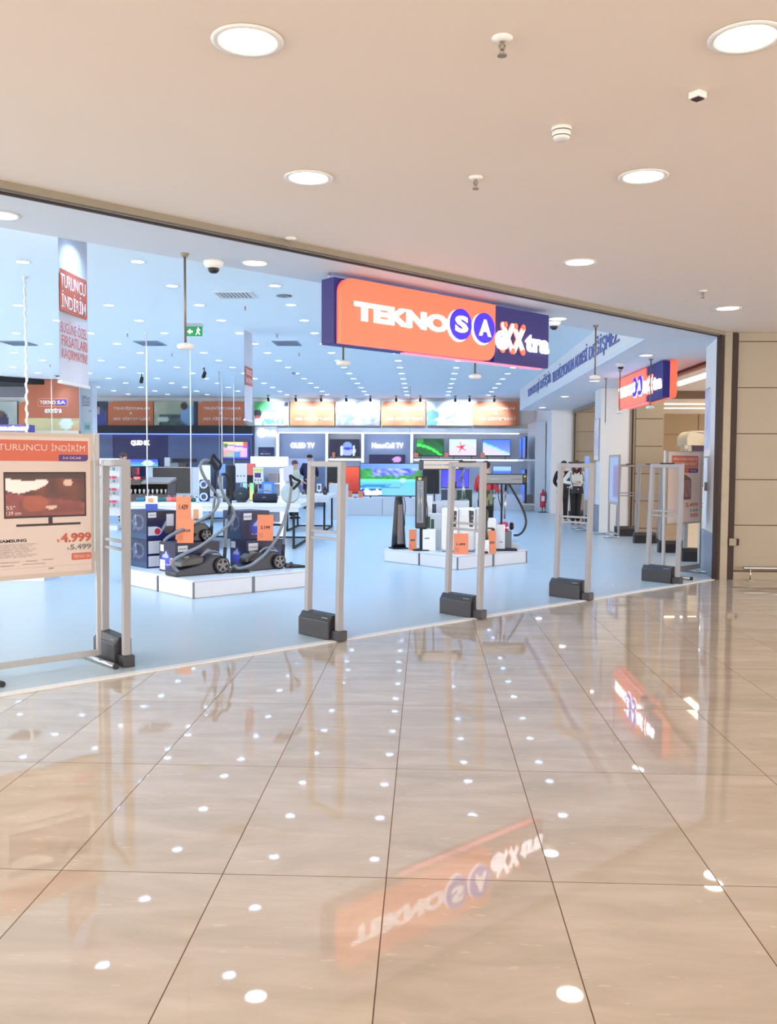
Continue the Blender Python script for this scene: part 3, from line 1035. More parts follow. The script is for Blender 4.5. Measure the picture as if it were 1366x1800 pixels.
# ================================================================== SECURITY GATES
def gate(loc, rz, label, cap=True):
    t = thing('security_gate', label, 'security gate', loc, rz, 'anti-theft gates at the entrances')
    W, H = 0.50, 1.52
    outer = [(0.02, 0.03), (0.03, 0.20), (0.055, 0.9), (0.085, H - 0.02), (0.10, H), (W + 0.01, H), (W + 0.025, H - 0.02), (W + 0.02, 0.9), (W, 0.2), (W - .005, 0.05)]
    # frame as one ring: posts and top bar
    f = MB()
    def post(pts, w, d):
        k = len(f.v)
        for (x, z) in pts:
            f.v += [(x - w / 2, -d / 2, z), (x + w / 2, -d / 2, z), (x + w / 2, d / 2, z), (x - w / 2, d / 2, z)]
        for i in range(len(pts) - 1):
            for j in range(4):
                m = (j + 1) % 4
                f.f.append((k + 4 * i + j, k + 4 * i + m, k + 4 * i + 4 + m, k + 4 * i + 4 + j)); f.sm.append(False)
        f.f += [(k + 3, k + 2, k + 1, k), tuple(k + 4 * (len(pts) - 1) + j for j in range(4))]; f.sm += [False, False]
    post([(0.045, 0.04), (0.05, 0.35), (0.07, 0.9), (0.09, H - 0.03), (0.095, H)], 0.05, 0.055)
    post([(0.475, 0.06), (0.478, 0.35), (0.495, 0.9), (0.502, H - 0.03), (0.50, H)], 0.05, 0.055)
    f.box(0.115, 0.48, -0.026, 0.026, H - 0.05, H - 0.001)
    fo = f.build('frame', M_GATE, t, 0.006)
    for z in (0.845, 0.905):
        MB().box(0.085, 0.475, -0.012, 0.012, z, z + 0.022).build('crossbar', M_GATE, t, 0.003)
    # electronics box with a sloping shoulder
    b = MB().profile_yz([(-0.075, 0.0), (0.065, 0.0), (0.065, 0.19), (0.03, 0.215), (-0.035, 0.205), (-0.062, 0.165), (-0.075, 0.155)], 0.0, 0.42)
    bo = b.build('electronics_box', M_CHAR, t, 0.007)
    MB().box(0.40, 0.53, -0.045, 0.045, 0.0, 0.085).build('post_foot', M_CHAR, t, 0.006)
    lettering('sensor', 0.31, 0.39, 0.177, 0.187, -0.0585, M_ALU, bo, 'maker_mark', 0.0, 0.001)
    if cap:
        MB().box(0.21, 0.39, -0.03, 0.03, H - 0.004, H + 0.014).build('dark_cap', M_DARKTRIM, t, 0.005)
    return t


G = [((-2.50, 6.99), 'grey anti-theft gate beside the large television poster stand', False), ((-1.06, 8.05), 'grey anti-theft gate in front of the vacuum cleaner platform end', False),
     ((0.20, 9.28), 'grey anti-theft gate in front of the heater platform', True), ((1.47, 10.58), 'grey anti-theft gate in front of the couple', True), ((2.87, 12.10), 'grey anti-theft gate beside the tablet poster stand', True)]
for (x, y), lab, c in G:
    gate((x, y, 0.006), radians(-45 if x > -2.4 else -50), lab, c)
for i, (x, y) in enumerate([(4.02, 19.67), (4.02, 17.90), (4.02, 16.02), (4.02, 14.57)]):
    gate((x, y, 0.006), 0.0, ['farthest anti-theft gate of the side entrance row, by the white pier', 'second anti-theft gate of the side row from the white pier', 'third anti-theft gate of the side row from the white pier', 'anti-theft gate of the side row behind the tablet poster'][i])
gate((4.02, 23.7, 0.006), 0.0, 'anti-theft gate of the far entrance next to the white pier')
gate((4.02, 26.0, 0.006), 0.0, 'anti-theft gate of the far entrance behind the couple')

# ================================================================== POSTER STANDS
PL = (-2.43, 6.71, 0.0)
t = thing('poster_stand', 'large aluminium poster stand with a television sale poster at the threshold', 'poster stand', (PL[0], PL[1], 0.006), FRONT)


def pl_on(px, py, base=PL):
    p = on_plane(px, py, base, (-1, 1, 0))
    return ((p.x - base[0]) / cos(FRONT), p.z)      # distance along the board, height


BW = -0.76
for x in (0.0, BW - 0.05):
    MB().box(x - 0.016, x + 0.016, -0.014, 0.014, 0.06, 1.715).build('post', M_ALU, t, 0.004)
    MB().rod((x, -0.27, 0.02), (x, 0.27, 0.02), 0.02).build('foot_tube', M_SILVER, t)
    MB().rod((x, -0.285, 0.02), (x, -0.262, 0.02), 0.021).rod((x, 0.262, 0.02), (x, 0.285, 0.02), 0.021).build('rubber_end', M_BLACK, t)
MB().box(BW - 0.034, -0.016, -0.012, 0.012, 0.06, 0.105).build('cross_bar', M_ALU, t, 0.003)
fr = MB().box(BW, -0.03, -0.012, 0.012, 0.675, 0.705).box(BW, -0.03, -0.012, 0.012, 1.68, 1.705).box(BW, BW + 0.022, -0.012, 0.012, 0.705, 1.68).box(-0.052, -0.03, -0.012, 0.012, 0.705, 1.68)
fr.build('frame', mat('champagne_frame', (168, 156, 144), 0.4, 0.4), t)
bd = MB().box(BW + 0.02, -0.05, -0.009, 0.009, 0.70, 1.685).build('poster_board', M_POSTER, t)
for z in (0.80, 1.60):
    MB().box(-0.032, -0.014, -0.01, 0.01, z - 0.03, z + 0.03).build('clip', M_ALU, t)
yb = -0.0095
MB().prism(rrect(BW + 0.03, -0.072, 1.505, 1.652, 0.025, (0, 1, 0, 0)), yb - 0.001, yb).build('orange_block', M_CORAL, bd)
MB().prism(rrect(-0.29, -0.072, 1.505, 1.552, 0.025, (0, 1, 0, 0)), yb - 0.002, yb - 0.001).build('purple_block', M_PURP, bd)
lettering('TURUNCU', BW + 0.045, -0.375, 1.578, 1.622, yb - 0.0012, M_POSTER, bd, 'lettering', 0.0, 0.0005)
lettering('İNDİRİM', -0.345, -0.095, 1.578, 1.634, yb - 0.0012, M_POSTER, bd, 'lettering', 0.0, 0.0005)
lettering('3-6 OCAK', -0.262, -0.122, 1.520, 1.538, yb - 0.0022, M_POSTER, bd, 'lettering', 0.01, 0.0005)
TB = mat('tv_print_dark', (52, 36, 36), 0.5)
tvx0, tvx1, tvz0, tvz1 = -0.682, -0.090, 1.105, 1.428
MB().box(tvx0, tvx1, yb - 0.001, yb, tvz0, tvz1).build('printed_television', TB, bd)


def rock(u, v):
    base = mix((70, 34, 30), (120, 60, 46), vnoise(u * 7 + 3, v * 6))
    if v < 0.55 - 0.25 * u:
        base = mix((150, 74, 78), (110, 56, 48), vnoise(u * 10, v * 9))
    top = 0.80 - 0.08 * vnoise(u * 9, 2)
    if u < 0.52 and v > 0.52 + 0.1 * vnoise(u * 6, 1) + 0.25 * max(0, u - 0.35) * 4 and v < top + 0.1:
        base = (236, 226, 222)
    if blob(u, v, 0.78, 0.78, 0.06, 0.09) or blob(u, v, 0.56, 0.2, 0.08, 0.05):
        base = (214, 180, 160)
    if blob(u, v, 0.36, 0.30, 0.16, 0.2):
        base = mix(base, (176, 98, 66), 0.6)
    if v > 0.9: base = (60, 34, 32)
    return base


picture('printed_picture', bd, tvx0 + 0.012, tvx1 - 0.012, tvz0 + 0.014, tvz1 - 0.012, yb - 0.0015, rock, 56, 32)
MB().box(-0.372, -0.342, yb - 0.001, yb, 1.062, 1.105).box(-0.60, -0.135, yb - 0.0014, yb, 1.046, 1.062).build('printed_tv_foot', TB, bd)
lettering('55"', -0.668, -0.605, 1.165, 1.193, yb - 0.002, M_POSTER, bd, 'lettering', 0.02, 0.0004)
lettering('139 cm', -0.668, -0.565, 1.128, 1.155, yb - 0.002, M_POSTER, bd, 'lettering', 0.02, 0.0004)
lettering('SAMSUNG', -0.72, -0.53, 0.938, 0.960, yb - 0.001, M_INK, bd, 'lettering', 0.03, 0.0004)
for i in range(8):
    lettering('SMART 4K UHD TV' if i % 2 else '55 EKRAN UYDU ALICILI', -0.72, -0.46 - 0.03 * (i % 3), 0.918 - 0.0125 * i, 0.926 - 0.0125 * i, yb - 0.001, M_GREYINK, bd, 'lettering', 0.0, 0.0003)
lettering('4.999', -0.285, -0.055, 0.918, 0.985, yb - 0.001, M_CORAL, bd, 'lettering', 0.04, 0.0004)
lettering('₺', -0.312, -0.290, 0.92, 0.945, yb - 0.001, M_CORAL, bd, 'lettering', 0.01, 0.0004)
lettering('5.499', -0.215, -0.055, 0.862, 0.902, yb - 0.001, M_GREYINK, bd, 'lettering', 0.03, 0.0004)
lettering('₺', -0.238, -0.22, 0.862, 0.882, yb - 0.001, M_GREYINK, bd, 'lettering', 0.01, 0.0004)
MB().prism(rrect(-0.205, -0.055, 0.787, 0.838, 0.01), yb - 0.001, yb).build('orange_block', M_CORAL, bd)
lettering('TEKNO SA', -0.195, -0.062, 0.80, 0.824, yb - 0.0012, M_POSTER, bd, 'lettering', 0.012, 0.0004)
for i, (a, b_, z) in enumerate([(-0.72, -0.58, 0.795), (-0.54, -0.46, 0.797), (-0.42, -0.34, 0.80), (-0.72, -0.62, 0.772), (-0.56, -0.40, 0.775)]):
    lettering('KAMPANYA KOSULLARI', a, b_, z, z + 0.008, yb - 0.001, M_GREYINK, bd, 'lettering', 0.0, 0.0003)
MB().box(BW + 0.03, -0.06, yb - 0.0006, yb, 0.752, 0.753).build('rule', M_GREYINK, bd)
lettering('oo', -0.375, -0.34, 0.733, 0.745, yb - 0.001, M_INK, bd, 'lettering', 0.0, 0.0003)

# tablet poster stand at the other end
PR = (3.93, 13.13, 0.0)
PR = (3.86, 13.08, 0.0)
t = thing('poster_stand', 'aluminium poster stand with a tablet sale poster beside the white corner column', 'poster stand', (PR[0], PR[1], 0.006), FRONT)
BW = -0.95
for x in (0.0, BW):
    MB().box(x - 0.022, x + 0.022, -0.016, 0.016, 0.05, 1.70).build('post', M_ALU, t, 0.004)
MB().box(BW + 0.02, -0.02, -0.012, 0.012, 0.05, 0.12).build('cross_bar', mat('champagne_frame'), t, 0.003)
for x in (-0.10, BW + 0.02):
    MB().rod((x, -0.40, 0.022), (x, 0.22, 0.022), 0.022).build('foot_tube', M_SILVER, t)
    MB().rod((x, -0.42, 0.022), (x, -0.395, 0.022), 0.023).build('rubber_end', M_BLACK, t)
bd = MB().box(BW + 0.06, -0.03, -0.009, 0.009, 0.72, 1.69).build('poster_board', M_POSTER, t)
MB().box(BW + 0.03, BW + 0.06, -0.012, 0.012, 0.70, 1.70).box(-0.03, -0.02, -0.012, 0.012, 0.70, 1.70).box(BW + 0.06, -0.03, -0.012, 0.012, 0.70, 0.72).box(BW + 0.06, -0.03, -0.012, 0.012, 1.685, 1.70).build('frame', mat('champagne_frame'), t)
x0, x1 = -0.80, -0.10
MB().prism(rrect(x0, x1, 1.48, 1.635, 0.01), yb - 0.001, yb).build('orange_block', M_CORAL, bd)
MB().prism(rrect(x0 + 0.25, x1, 1.40, 1.475, 0.03, (0, 1, 0, 0)), yb - 0.001, yb).build('orange_block', M_CORAL, bd)
MB().prism(rrect(-0.36, x1, 1.40, 1.455, 0.03, (0, 1, 0, 0)), yb - 0.002, yb - 0.001).build('purple_block', M_PURP, bd)
lettering('APPLE & İDEAL TABLETTE', x0 + 0.03, x1 - 0.03, 1.57, 1.615, yb - 0.0012, M_POSTER, bd, 'lettering', 0.02, 0.0005)
lettering('KAZANDIRAN FIRSAT', x0 + 0.03, x1 - 0.03, 1.50, 1.545, yb - 0.0012, M_POSTER, bd, 'lettering', 0.02, 0.0005)
lettering('3-6 OCAK', -0.32, x1 - 0.05, 1.418, 1.44, yb - 0.0025, M_POSTER, bd, 'lettering', 0.01, 0.0005)
MB().prism([(-0.56, 1.03), (-0.28, 1.035), (-0.28, 1.30), (-0.31, 1.33), (-0.48, 1.385), (-0.51, 1.37)], yb - 0.001, yb).build('printed_tablet', mat('tablet_print', (120, 84, 66), 0.5), bd)
picture('printed_picture', bd, -0.49, -0.30, 1.07, 1.30, yb - 0.0016, lambda u, v: mix((140, 130, 140), (150, 84, 84), 0.5 + 0.5 * sin(u * 9 + v * 7) * (1 - v)), 14, 18)
lettering('2.499', -0.42, -0.08, 0.93, 0.985, yb - 0.001, M_CORAL, bd, 'lettering', 0.03, 0.0004)
lettering('3.349', -0.30, -0.08, 0.86, 0.90, yb - 0.001, M_GREYINK, bd, 'lettering', 0.02, 0.0004)
MB().prism(rrect(-0.28, -0.08, 0.79, 0.835, 0.008), yb - 0.001, yb).build('orange_block', M_CORAL, bd)
lettering('TEKNO SA', -0.265, -0.095, 0.80, 0.825, yb - 0.0012, M_POSTER, bd, 'lettering', 0.02, 0.0004)

# poster stands along the side entrance, seen from their edge
def side_stand(x, y0, y1, label, func):
    t = thing('poster_stand', label, 'poster stand', (x, y1, 0.006), SIDE)
    L = y1 - y0
    for q in (0.0, L):
        MB().box(q - 0.03, q + 0.03, -0.016, 0.016, 0.04, 1.72).build('post', M_ALU, t)
        MB().rod((q, -0.30, 0.02), (q, 0.02, 0.02), 0.018).build('foot_tube', M_SILVER, t)
    MB().box(0.03, L - 0.03, -0.010, 0.010, 0.70, 1.70).build('poster_board', M_POSTER, t)
    MB().box(0.03, L - 0.03, -0.012, 0.012, 1.70, 1.72).box(0.03, L - 0.03, -0.012, 0.012, 0.68, 0.70).build('frame', M_ALU, t)
    picture('printed_picture', t, 0.06, L - 0.06, 0.74, 1.66, -0.012, func, 8, 14)
    MB().box(0.03, L - 0.03, -0.008, 0.008, 0.05, 0.09).build('cross_bar', M_ALU, t)


side_stand(3.98, 19.1, 20.1, 'poster stand with a pale violet print before the white pier', lambda u, v: mix((206, 220, 240), (196, 168, 196), 1 if 0.1 < v < 0.8 and u > .4 else 0))
side_stand(3.74, 21.15, 21.8, 'poster stand with a blue and violet screen print beside the couple', lambda u, v: mix((140, 120, 220), (160, 190, 250), v * 2 - 1) if v > .8 else (190, 200, 230))

# wall posters by the entrances
def wall_poster(name, loc, rz, w, h, label, func):
    t = thing(name, label, 'poster', loc, rz)
    MB().box(0, w, 0.0, 0.025, 0, h).build('frame', M_ALU, t, 0.004)
    picture('printed_picture', t, 0.02, w - 0.02, 0.02, h - 0.02, -0.002, func, 12, 24, M_POSTER_GLOW)


sky = lambda u, v: mix(mix((196, 214, 250), (120, 150, 230), vnoise(u * 3 + v * 2, v * 5)), (236, 240, 255), 1 if v < 0.12 else (0.8 * vnoise(u * 4 + 9, v * 6 - u * 3)))
a = math.atan2(1.1, 0.18)
wall_poster('framed_poster', (4.0, 13.44, 1.62), SIDE - 0.14, 0.86, 0.98, 'framed blue and white poster on the white corner column', sky)
wall_poster('framed_poster', (3.835, 21.22, 1.60), SIDE, 0.56, 0.95, 'narrow blue poster on the white pier over the kick panel', sky)
tag(MB().box(3.855, 3.865, 12.78, 12.90, 1.16, 1.28).build('wall_switch', M_GREYP), 'small grey switch plate on the white corner column', 'switch')

# white rounded kiosk out in the mall
t = thing('mall_kiosk', 'white rounded kiosk canopy out in the mall behind the tablet poster', 'kiosk', (7.55, 26.0, 0.0))
MB().prism(rrect(-0.42, 1.1, 2.06, 2.46, 0.22, (0, 1, 1, 1), 10), -0.5, 0.5).build('canopy', mat('cream_plastic', (226, 216, 194), 0.4), t, 0.03)
MB().box(-0.25, 1.1, -0.45, 0.45, 1.85, 2.05).build('sign_band', mat('purple_band', (70, 50, 84), 0.5), t)
MB().ball((0.36, -0.5, 2.12), 0.30, 0.15, 0.26).build('round_face', mat('cream_plastic'), t)
for x in (0.16, 0.46):
    MB().ball((x, -0.64, 2.12), 0.055, 0.04, 0.065).build('black_dot', M_BLACK, t)
MB().box(-0.35, -0.25, -0.4, 0.4, 0.0, 2.06).box(1.0, 1.1, -0.4, 0.4, 0.0, 2.06).build('side_frame', mat('cream_plastic'), t)
MB().box(-0.25, 1.0, -0.35, 0.35, 0.0, 0.9).build('counter', mat('cream_plastic'), t)
MB().ball((-0.42, -0.4, 2.02), 0.06).build('corner_knob', mat('cream_plastic'), t)

# ================================================================== BACK WALL OF THE SHOP
YB = 32.85


def Q(px, py, y):
    p = at_y(px, py, y)
    return p.x, p.z


def rect(px0, px1, pyt, pyb, y):
    x0, zt = Q(px0, pyt, y)
    x1, zb = Q(px1, pyb, y)
    return x0, x1, zb, zt


def board(px0, px1, label, kind, func=None, lines=(), corner=(0, 0, 0, 0)):
    x0, x1, z0, z1 = rect(px0, px1, 705.7, 748, YB)
    t = thing('wall_board', label, 'wall board', (x0, YB, z0), 0, 'boards along the top of the back wall')
    w, h = x1 - x0, z1 - z0
    if kind == 'orange':
        MB().prism(rrect(0, w, 0, h, 0.22, corner), -0.03, 0.05).build('panel', M_ORANGEP, t)
        if lines:
            lettering(lines[0], w * .12, w * .94, h * .66, h * .80, -0.031, M_WHITEINK, t, 'lettering', 0.02, 0.003)
            lettering('&', w * .48, w * .54, h * .46, h * .57, -0.031, M_WHITEINK, t, 'lettering', 0.02, 0.003)
            lettering(lines[1], w * .12, w * .94, h * .22, h * .36, -0.031, M_WHITEINK, t, 'lettering', 0.02, 0.003)
    else:
        MB().box(0, w, -0.02, 0.05, 0, h).build('panel', M_SLATE, t)
        picture('printed_picture', t, 0, w, 0, h, -0.022, func, 30, 16)
    return t


TV_ = ('TELEVİZYONLAR', 'SES SİSTEMLERİ')


def pic_grey(u, v):
    c = mix((196, 204, 206), (150, 168, 170), vnoise(u * 4, v * 3))
    if blob(u, v, 0.62, 0.18, 0.16, 0.4): c = (52, 58, 92)
    if blob(u, v, 0.60, 0.5, 0.07, 0.14): c = (96, 76, 66)
    return c


def pic_blue_person(u, v):
    c = mix((34, 48, 78), (70, 96, 120), vnoise(u * 5, v * 4))
    if blob(u, v, 0.55, 0.2, 0.35, 0.42): c = (44, 56, 150)
    if blob(u, v, 0.35, 0.72, 0.15, 0.22): c = (34, 30, 44)
    if blob(u, v, 0.4, 0.6, 0.1, 0.16): c = (180, 160, 170)
    return c


def pic_man(u, v):
    c = mix((196, 200, 178), (140, 160, 140), vnoise(u * 5, v * 3))
    if v < 0.5 and u > 0.12: c = mix((44, 60, 70), (90, 120, 116), vnoise(u * 9, v * 8))
    if blob(u, v, 0.82, 0.4, 0.2, 0.42): c = (122, 168, 214)
    if blob(u, v, 0.70, 0.82, 0.09, 0.17): c = (60, 48, 50)
    if u > 0.93: c = (30, 44, 84)
    if blob(u, v, 0.2, 0.25, 0.14, 0.1): c = (190, 220, 206)
    return c


def pic_green(u, v):
    c = mix((236, 244, 250), (190, 220, 240), vnoise(u * 4, v * 3))
    if v > 0.55 and u < 0.62: c = mix((40, 160, 92), (150, 180, 120), vnoise(u * 6, v * 5))
    if blob(u, v, 0.10, 0.5, 0.11, 0.16): c = (30, 28, 40)
    if blob(u, v, 0.10, 0.32, 0.07, 0.07): c = (196, 70, 80)
    if blob(u, v, 0.92, 0.86, 0.08, 0.1): c = (40, 60, 110)
    if v < 0.3 and u > 0.2 and vnoise(u * 16, v * 9) > 0.62: c = (90, 150, 170)
    return c


def pic_violet(u, v):
    c = (240, 242, 255)
    if v < 0.35 + 0.25 * vnoise(u * 8, 3): c = mix((90, 110, 210), (170, 160, 226), vnoise(u * 12, v * 10))
    if abs(u - 0.3 - (v - 0.3) * 0.3) < 0.03 or abs(u - 0.62 + (v - .2) * .2) < 0.03: c = (110, 150, 190)
    return c


def pic_blue(u, v):
    c = (226, 242, 255)
    if blob(u, v, 0.12, 0.45, 0.16, 0.2): c = (90, 140, 230)
    if blob(u, v, 0.1, 0.1, 0.16, 0.18): c = (110, 160, 236)
    if abs(v - 0.35 - (u - 0.5) * 0.9) < 0.05 and u > 0.4: c = (60, 130, 160)
    if blob(u, v, 0.7, 0.8, 0.09, 0.16): c = (40, 60, 110)
    if vnoise(u * 14, v * 7) > 0.72 and u > 0.5: c = (120, 200, 220)
    return c


board(-40, 31, 'printed grey board with a seated dark figure, beyond the twisted cord', 'pic', pic_grey)
board(33, 62, 'orange board beside the seated figure, partly behind the logo wall panel', 'orange', None, (), (0, 0, 0, 1))
board(163, 189, 'dark blue printed board beside the printed column', 'pic', pic_blue_person)
board(190, 270, 'dull orange television board between the dark blue picture and the man in blue', 'orange', None, TV_, (0, 0, 0, 1))
board(271, 347, 'printed board of a man in a blue shirt on a sofa', 'pic', pic_man)
board(348, 429, 'dull orange television board above the colourful television on the dark wall', 'orange', None, TV_, (0, 0, 0, 1))
board(447, 508, 'green and white printed board above the round lit logo', 'pic', pic_green)
board(510, 588, 'bright orange board above the OLED TV panel', 'orange', None, TV_, (0, 0, 0, 0))
board(590, 668, 'white and violet printed board above the robot screen', 'pic', pic_violet)
board(670, 748, 'bright orange board above the NanoCell TV panel', 'orange', None, TV_, (0, 0, 0, 1))
board(750, 830, 'blue and white printed board above the green leaf and starfish televisions', 'pic', pic_blue)
board(832, 911, 'bright orange board next to the bulkhead end, above the beach television', 'orange', None, TV_, (0, 0, 0, 1))

# ---- dark bay
YW = 32.3
x0, x1, z0, z1 = rect(163, 446, 748, 893, YW)
t = thing('display_bay', 'dark navy display wall with lit white QLED 8K letters', 'display wall', (x0, YW, 0))
w = x1 - x0
zf = Q(300, 762, YW)[1]
MB().box(0, w, -0.25, 0.45, zf, z1).build('fascia', M_BLACKM, t)
MB().box(0, w, 0.0, 0.45, 0.0, zf).build('back_panel', M_NAVY, t)
a0, a1 = Q(163, 800, YW)[0] - x0, Q(199, 800, YW)[0] - x0
b0, b1 = Q(296, 800, YW)[0] - x0, w - 0.05
MB().box(a0 + .02, a1, -0.02, 0.0, 0.3, zf - 0.06).build('slate_panel', M_SLATE, t)
MB().box(b0, b1, -0.02, 0.0, 0.3, zf - 0.06).build('slate_panel', M_SLATE, t)
MB().box(0.02, w - 0.02, -0.06, -0.03, zf - 0.035, zf - 0.01).build('led_strip', M_LEDB, t)
lx0, lx1, lz0, lz1 = rect(231, 264, 774, 784, YW)
lettering('QLED 8K', lx0 - x0, lx1 - x0, lz0, lz1, -0.03, M_LETX, t, 'lettering', 0.05, 0.03)


def tv(px0, px1, pyt, pyb, y, label, func, nx=26, nz=15, m=None, foot=True, group=None, name='television', support=None):
    x0, x1, z0, z1 = rect(px0, px1, pyt, pyb, y)
    zb = z0 if support is None else support
    t = thing(name, label, 'television', ((x0 + x1) / 2, y, zb), 0, group)
    w, h, dz = (x1 - x0) / 2, z1 - z0, z0 - zb
    MB().box(-w, w, -0.03, 0.03, dz, dz + h).build('casing', M_BLACK, t)
    if func: picture('screen', t, -w + .015, w - .015, dz + .03, dz + h - .015, -0.032, func, nx, nz, m or M_SCREEN)
    if foot and dz > 0.01:
        MB().box(-w * .7, -w * .6, -0.10, 0.12, 0.0, 0.012).box(-w * .67, -w * .63, -0.01, 0.01, 0.0, dz + .02).build('foot', M_BLACK, t)
        MB().box(w * .6, w * .7, -0.10, 0.12, 0.0, 0.012).box(w * .63, w * .67, -0.01, 0.01, 0.0, dz + .02).build('foot', M_BLACK, t)
    return t


def sc_flowers(u, v):
    c = (226, 170, 236)
    if u < 0.6 and v < 0.5: c = mix((250, 120, 150), (110, 220, 160), vnoise(u * 9, v * 9))
    if blob(u, v, 0.55, 0.3, 0.14, 0.3): c = (80, 140, 250)
    if blob(u, v, 0.55, 0.66, 0.4, 0.2): c = (240, 190, 240)
    if v > 0.82: c = (250, 214, 150)
    if u > 0.8 and v > 0.72: c = (240, 90, 60)
    if v < 0.12 or u > 0.96: c = (40, 60, 200)
    if abs(v - 0.86 + u * 0.2) < 0.035: c = (60, 90, 220)
    if blob(u, v, 0.1, 0.78, 0.1, 0.12): c = (40, 130, 50)
    return c


def sc_aqua(u, v):
    c = mix((40, 50, 230), (90, 200, 255), 1 - v)
    if blob(u, v, 0.75, 0.4, 0.14, 0.45): c = (190, 240, 255)
    return c


def sc_red(u, v):
    return mix((60, 6, 40), (220, 40, 90), max(0, u - 0.75) * 4)


tv(392, 438, 776, 808, 32.25, 'wide television with a colourful flower picture at the end of the dark wall', sc_flowers, foot=False)
tv(206, 279, 806, 821, 32.27, 'long low screen glowing aqua blue below the QLED letters', sc_aqua, foot=False)
tv(219, 246, 821, 836, 31.6, 'small dark red screen below the aqua screen', sc_red, foot=False, support=Q(200, 838, 31.4)[1])
tv(269, 336, 822, 867, 29.27, 'large switched off black television behind the speaker table', None, foot=False)
tv(303, 345, 806, 812, 32.25, 'narrow black television edge below the slate panel', None, foot=False)
x0, x1, z0, z1 = rect(219, 246, 838, 842, 31.37)
tag(MB().box(x0, x1, 31.36, 31.40, z0, z1).build('led_bar', M_LEDR), 'glowing red bar under the small dark red screen', 'light bar')
x0, x1, z0, z1 = rect(289, 299, 804, 820, 32.27)
tag(MB().box(x0, x1, 32.27, 32.30, z0, z1).build('price_sheet', M_PAPER), 'white sheet standing before the navy wall beside the black television', 'sheet')
x0, x1, z0, z1 = rect(160, 350, 816, 893, 31.4)
tag(MB().box(x0, x1, 31.4, 32.2, 0.0, Q(200, 838, 31.4)[1]).build('display_counter', mat('dark_counter', (48, 40, 60), 0.5)), 'dark low counter along the navy display wall', 'counter')
x0, x1, z0, z1 = rect(258, 350, 812, 822, 29.4)
tag(MB().box(x0, x1, 29.3, 29.9, 0, Q(300, 821, 29.4)[1]).build('display_counter', M_LAM), 'white counter behind the large switched off television', 'counter')
for i, (px, w_) in enumerate([(300, 14), (318, 10), (350, 18)]):
    x0, x1, z0, z1 = rect(px, px + w_, 814, 821, 29.5)
    tag(MB().box(x0, x1, 29.45, 29.75, Q(300, 821, 29.4)[1], z1).build('soundbar', [M_GREYP, M_BLACK, M_DGREY][i]), ['grey soundbar, first on the white counter', 'short black box on the white counter', 'dark soundbar at the end of the white counter'][i], 'soundbar')

# ---- round logo bay
x0, x1, z0, z1 = rect(447, 487, 750, 893, 32.4)
t = thing('logo_panel', 'pale wall panel with a round glowing logo', 'panel', (x0, 32.4, 0))
MB().box(0, x1 - x0, 0, 0.4, 0, z1).build('panel', mat('pale_blue_panel', (206, 214, 226), 0.5), t)
cx, cz = Q(460, 761, 32.4)
MB().lathe([(0.16, 0), (0.16, -0.04)], (cx - x0, 0, cz), 28, 'y', False).build('logo_disc', M_LETX, t)
lx0, lx1, lz0, lz1 = rect(470, 486, 756, 767, 32.4)
lettering('LG', lx0 - x0, lx1 - x0, lz0, lz1, -0.01, M_LETX, t, 'lettering', 0.04, 0.03)
x0, x1, z0, z1 = rect(454, 482, 786, 802, 32.36)
t = thing('brand_sign', 'small navy sign with pale writing below the round logo', 'sign', (x0, 32.36, z0))
MB().box(0, x1 - x0, 0, 0.04, 0, z1 - z0).build('sign_panel', mat('ink_navy', (36, 44, 84), 0.5), t)
lettering('BEST OF LG', 0.08, x1 - x0 - 0.15, 0.06, 0.11, -0.001, M_WHITEINK, t, 'lettering', 0.02, 0.003)
lettering('AI THINQ', 0.08, x1 - x0 - 0.25, 0.15, 0.20, -0.001, M_GREYINK, t, 'lettering', 0.0, 0.003)

# ---- white television wall
XA, ZT = Q(487, 752, 32.2)
XZ_, _ = Q(912, 752, 32.2)
t = thing('display_bay', 'long white television wall with lit OLED TV and NanoCell TV panels', 'display wall', (XA, 32.2, 0))
W = XZ_ - XA
MB().box(0, W + 0.8, 0.35, 0.6, 0, ZT).build('back_panel', mat('tv_wall_back', (214, 222, 236), 0.5), t)
MB().box(0, W + 0.8, -0.15, 0.6, ZT - 0.17, ZT).build('top_canopy', M_LAM, t)
M_EDGE = mat('soft_edge_glow', (255, 255, 255), .5, emit=(225, 236, 255), power=1.3)
zlo_ = Q(600, 812, 32.1)[1]
for px in (489, 575, 638, 724):
    x, _ = Q(px, 780, 32.2)
    MB().box(x - XA - .05, x - XA + .05, -0.12, 0.35, 0.0, ZT - .17).build('divider', M_LAM, t)
    MB().box(x - XA - .04, x - XA + .04, -0.128, -0.12, zlo_, ZT - .2).build('edge_light', M_EDGE, t)
zsh = Q(600, 806, 32.2)[1]
for p0_, p1_ in ((577, 636), (726, 912)):
    a, b = Q(p0_, 800, 32.2)[0] - XA, Q(p1_, 800, 32.2)[0] - XA
    MB().box(a, b + (0.8 if p1_ > 900 else 0), -0.15, 0.35, zsh - .07, zsh).build('shelf', M_LAM, t)
    MB().box(a + .05, b, -0.158, -0.15, zsh - .065, zsh - .005).build('edge_light', M_EDGE, t)
for p0_, p1_, s in ((491, 573, 'OLED TV'), (640, 721, 'NanoCell TV')):
    a, b = Q(p0_, 800, 32.2)[0] - XA, Q(p1_, 800, 32.2)[0] - XA
    MB().box(a, b, 0.10, 0.35, 0.5, ZT - .17).build('grey_panel', mat('panel_grey_blue', (150, 162, 188), 0.5), t)
    q0, q1 = ((511, 553) if s[0] == 'O' else (654, 709))
    lx0, lx1, lz0, lz1 = rect(q0, q1, 778, 788, 32.3)
    lettering(s, lx0 - XA, lx1 - XA, lz0, lz1, 0.09, M_LETX, t, 'lettering', 0.02, 0.04)
MB().box(0.1, W, -0.16, -0.15, ZT - .19, ZT - .17).build('edge_light', M_GLOW, t)
